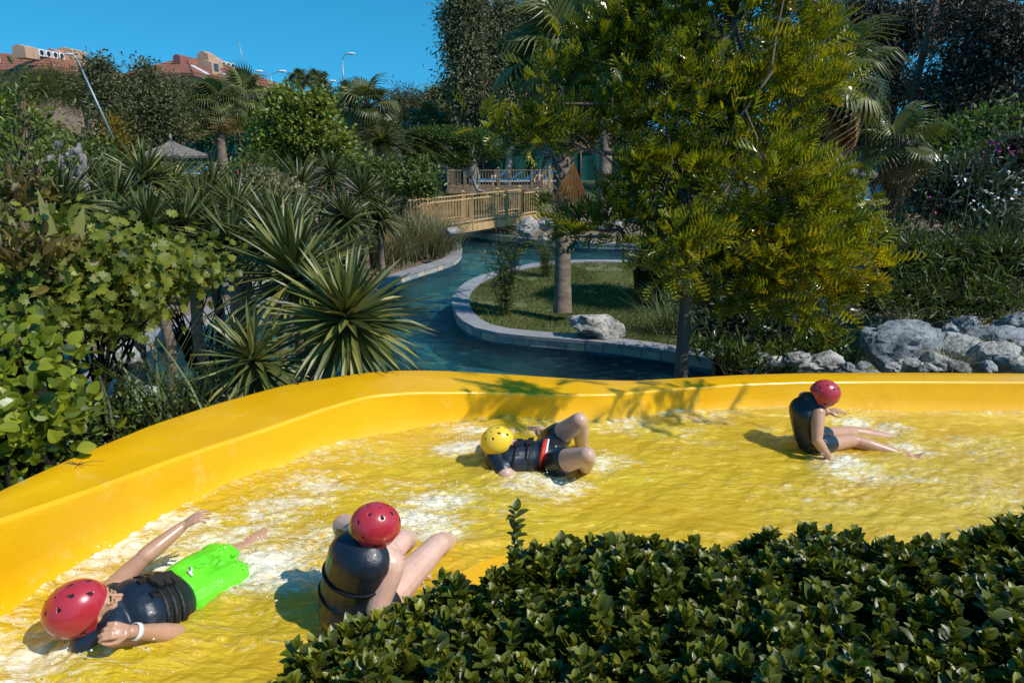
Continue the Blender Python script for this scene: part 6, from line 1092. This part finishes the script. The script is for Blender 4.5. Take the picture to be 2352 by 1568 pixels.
# ================================================================== STREET LAMPS, MAST
def lamp(px, ytop, ybase, d, label, arms=((1, .9),), h=None, tilt=0.0, r=.075, curve=True):
    top = PD(px, ytop, d); bx = PD(px, ybase, d); bs = np.array([top[0] + tilt, top[1], bx[2]]); rt = empty('street_lamp', bs, label, 'street lamp', 'street lamps on the hill'); g = G(); g.tube([bs, (bs + top) / 2, top], [r * 1.2, r, r * .75], 10); g.build('pole', M['metal'], rt, True)
    for s_, ln in arms:
        g = G(); pts = [top + [s_ * ln * t, 0, (.55 * math.sin(t * 1.6) if curve else .30 * t)] for t in np.linspace(0, 1, 8)]; g.tube(pts, r * .55, 8); g.build('arm', M['metal'], rt, True); e = pts[-1]; g = G(); g.ell(e + np.array([s_ * .28, 0, -.02]) * min(1, d / 60), np.array([.40, .17, .11]) * min(1, d / 60)); g.build('lamp_head', M['lampglass'], rt, True)
lamp(786, 138, 240, 62, 'tallest curved street lamp against the open sky', ((1, .55),))
lamp(790, 193, 240, 70, 'double armed street lamp beside the tallest one', ((1, .9), (-1, .9)), curve=False, r=.05)
lamp(622, 172, 215, 60, 'double armed street lamp in front of the right hotel house', ((1, .75), (-1, .75)), curve=False, r=.05)
lamp(857, 223, 250, 75, 'far small street lamp right of the tallest one', ((1, .9), (-1, .9)), curve=False, r=.05)
lamp(188, 160, 320, 26, 'leaning blue grey street lamp before the left hotel house', ((-1, .25),), tilt=.8, r=.042)
m_ = PD(547, 92, 66); rt = G(); rt.tube([m_ + [.5, 0, -3.6], m_], [.05, .03], 8); rt.ell(m_, (.07, .07, .07)); tag(rt.build('antenna_mast', M['metal'], smooth=True), 'thin antenna mast rising above the right hotel roof', 'mast')
# ================================================================== HOTEL HOUSES
def house(A, Bp, depth, label, wall_h=5, rise=2.6, hip=3.5, ov=.5, wins=5, name='hotel_house', hip2=None):
    """A,B: eave corners of the long facade, the house lies to the left (behind) of the line seen from us"""
    A = np.asarray(A, float); Bp = np.asarray(Bp, float).copy(); Bp[2] = A[2]; rt = empty(name, [A[0], A[1], A[2] - wall_h], label, 'house', 'terracotta hotel houses'); d = nrm(Bp - A); nb_ = np.array([-d[1], d[0], 0]); nb_ = nb_ if nb_ @ np.array([A[0], A[1], 0]) > 0 or nb_[0] < 0 else nb_; nb_ = nb_ if nb_[0] < 0 else -nb_
    C_, D_ = Bp + nb_ * depth, A + nb_ * depth; i_ = ov; wc = [A + d * i_ + nb_ * i_, Bp - d * i_ + nb_ * i_, C_ - d * i_ - nb_ * i_, D_ + d * i_ - nb_ * i_]; g = G(); v = [w_ - [0, 0, wall_h] for w_ in wc] + [w_ - [0, 0, .06] for w_ in wc]; g.add(v, np.array([(0, 1, 5, 4), (1, 2, 6, 5), (2, 3, 7, 6), (3, 0, 4, 7)])); g.build('wall', M['plaster'], rt)
    h1 = hip; h2 = hip2 if hip2 is not None else hip; r0 = A + nb_ * depth / 2 + d * h1 + [0, 0, rise]; r1 = Bp + nb_ * depth / 2 - d * h2 + [0, 0, rise]; g = G(); v = [A, Bp, C_, D_, r0, r1]; g.add(v, [np.array([(0, 1, 5, 4), (2, 3, 4, 5)]), np.array([(1, 2, 5), (3, 0, 4)])]); g.tube([r0, r1], .10, 8)
    for a_, b_ in ((A, r0), (D_, r0), (Bp, r1), (C_, r1)): g.tube([a_, b_], .09, 8)
    rf = g.build('roof', M['tiles'], rt); g = G()
    for a_, b_ in ((A, Bp), (Bp, C_), (C_, D_), (D_, A)): g.beam(a_ - [0, 0, .16], b_ - [0, 0, .16], .10, .26)
    g.add([q - [0, 0, .05] for q in (A, Bp, C_, D_)], np.array([(0, 3, 2, 1)])); g.build('eaves', M['fascia'], rt)
    L = np.linalg.norm(Bp - A)
    for k in range(wins):
        c = A + d * L * (k + .7) / (wins + .4) + nb_ * (i_ - .03) - [0, 0, 1.55]; R_ = np.stack([d, nb_, [0, 0, 1]], 1); g = G(); g.box(c, (.62, .03, .72), R_); w_ = g.build('window', M['white'], rt); g = G(); g.box(c - nb_ * .035 + d * .0, (.52, .02, .62), R_); g.build('pane', M['darkglass'], w_)
    def roofbox(t, q, w_, dp, z0, h, nm='stair_tower', mat='plasterlight', cap=True, parent=rf):
        c = A + d * L * t + nb_ * depth * q; R_ = np.stack([d, nb_, [0, 0, 1]], 1); g = G(); g.box(c + [0, 0, z0 + h / 2], (w_ / 2, dp / 2, h / 2), R_)
        if cap:
            o = c + np.array([0, 0, z0 + h]); e = [o + R_ @ np.array(s_) for s_ in ((-w_ / 2, -dp / 2, 0), (w_ / 2, -dp / 2, 0), (w_ / 2, dp / 2, 0), (-w_ / 2, dp / 2, 0), (-w_ / 2, 0, h * .22), (w_ / 2, 0, h * .22))]; g.add(e, [np.array([(0, 1, 5, 4), (2, 3, 4, 5)]), np.array([(1, 2, 5), (3, 0, 4)])])
        o_ = g.build(nm, M[mat], parent); return c, R_, o_
    return rt, rf, A, d, nb_, L, depth, roofbox
def acrow(c, R_, n, parent=None, label='row'):
    for k in range(n):
        q = np.asarray(c) + R_ @ np.array([(k - n / 2) * .85, 0, 0]); g = G(); g.box(q, (.34, .18, .30), R_); o = g.build('air_conditioner', M['white'], parent)
        g = G(); g.tube([q - R_[:, 1] * .20, q - R_[:, 1] * .23], [.22, .22], 14, m=0); g.build('fan_grille', M['buckle'], o)
# right house
rt, rf, A, d, nb_, L, dep_, rb = house(PD(445, 168, 66), PD(634, 190, 80), 8, 'terracotta roofed hotel house at right with a dormer and stair towers', 5.5, 2.0, 4.6)
c, R_, _ = rb(.46, .40, 1.3, 1.3, 1.0, 1.5); rb(.56, .42, 1.2, 1.2, 1.0, 1.2); rb(.22, .45, 1.5, .8, 1.0, .9, 'roof_vent', 'fascia'); 
cc = A + d * L * .72 + nb_ * 4.0 - np.array([0, 0, .5]) + np.array([0, 0, 2.5]); acrow(cc, R_, 6, rf)
c, R_, dm = rb(.30, .17, 1.4, 1.6, .3, 1.1, 'dormer', 'plasterlight'); g = G(); g.box(c - nb_ * .83 + [0, 0, .95], (.35, .03, .35), R_); g.build('window', M['darkglass'], dm)
for s_ in (-1, 1): g = G(); q = A + d * (L * .30 + s_ * 1.9) + nb_ * 1.1 + np.array([0, 0, .50]); g.beam(q - nb_ * .9 - [0, 0, .42], q + nb_ * .9 + [0, 0, .5], .75, .06); g.build('skylight', M['lampglass'], rf)
rt, rf, A, d, nb_, L, dep_, rb = house(PD(560, 178, 84), PD(672, 196, 100), 10, 'small terracotta roofed wing beyond the right hotel house', 4.5, 1.6, 3.0, wins=3); rb(.15, .5, 1.8, 1.8, .9, 1.6); rb(.62, .5, 1.3, .9, 1.3, .7, 'roof_vent', 'fascia')
# left house
rt, rf, A, d, nb_, L, dep_, rb = house(PD(125, 160, 60), PD(325, 184, 72), 8, 'large terracotta roofed hotel house at the upper left', 6.0, 2.0, 4.6)
c, R_, _ = rb(.56, .42, 2.0, 1.8, 1.0, 1.35); rb(.42, .45, 1.5, 1.4, 1.0, 1.1, mat='plaster'); cc = A + d * L * .26 + nb_ * 3.0 + np.array([0, 0, 1.7]); acrow(cc, R_, 6, rf); rb(.66, .42, 1.5, .9, 1.2, .7, 'roof_vent', 'fascia'); rb(.0, .3, 1.6, 1.2, .9, .9, 'dormer', 'plasterlight')
rt, rf, A, d, nb_, L, dep_, rb = house(PD(-170, 160, 62), PD(52, 158, 66), 12, 'terracotta roofed wing cut off by the left edge', 6.0, 1.6, 3.0, wins=4); rb(.86, .4, 1.6, 1.0, 1.3, .8, 'roof_vent', 'fascia'); rb(.7, .3, 1.3, 1.1, .8, 1.0, 'dormer', 'plasterlight')
q = PD(160, 270, 50); g = G(); g.box([q[0], q[1] + 1.5, q[2] - .6], (1.5, 1.5, 2.4)); g.add([[q[0] - 1.5, q[1], q[2] + 1.81], [q[0] + 1.5, q[1], q[2] + 1.81], [q[0] + 1.5, q[1] + 3, q[2] + 1.81], [q[0] - 1.5, q[1] + 3, q[2] + 1.81], [q[0], q[1] + 1.5, q[2] + 2.3]], [np.array([(0, 1, 4), (1, 2, 4), (2, 3, 4), (3, 0, 4)])]); hr = tag(g.build('garden_house', M['plasterlight']), 'tan plastered garden building behind the stone pine', 'house')
# wooded hill far behind
for i, (px, d_, w_) in enumerate(((0, 110, 1),)): pass
# ================================================================== SPRAY
g = G(); SPL = [(960, 1185, .16, 90), (1010, 1160, .16, 60), (640, 1150, .25, 60), (520, 1235, .2, 50), (300, 1290, .2, 40), (600, 1320, .15, 50), (1085, 1000, .10, 50), (1375, 1050, .12, 40), (1930, 1062, .10, 60), (2100, 1030, .12, 50), (1980, 975, .15, 40), (120, 1500, .3, 60), (1280, 1115, .15, 40), (740, 1230, .15, 40)]
for x, y, r, k in SPL:
    c = onwater(x, y, .04)
    for _ in range(k): g.ell(c + RNG.normal(size=3) * [r, r, .0] + [0, 0, abs(RNG.normal(0, .035))], np.full(3, RNG.uniform(.0016, .0045)), None, 6, 4)
M['drop'] = simple('water_drops', (.9, .9, .88), .08, .9, .03, 5, 0); tag(g.build('water_spray', M['drop'], smooth=True), 'fine white spray and droplets thrown up around the sliders', 'spray', kind='stuff')

p_ = PZ(180, 1066, float(np.interp(180, XS, Op[:, 2])) + .006); rt = G()
for k in range(7): e_ = p_ + np.array([RNG.normal(0, .045), RNG.normal(0, .03), .008]); rt.tube([p_, (p_ + e_) / 2 + [0, 0, .008], e_], [.0022, .0018, .001], 5)
tag(rt.build('fallen_twig', M['bark'], smooth=True), 'small dry twig lying on the yellow slide rim at left', 'twig')
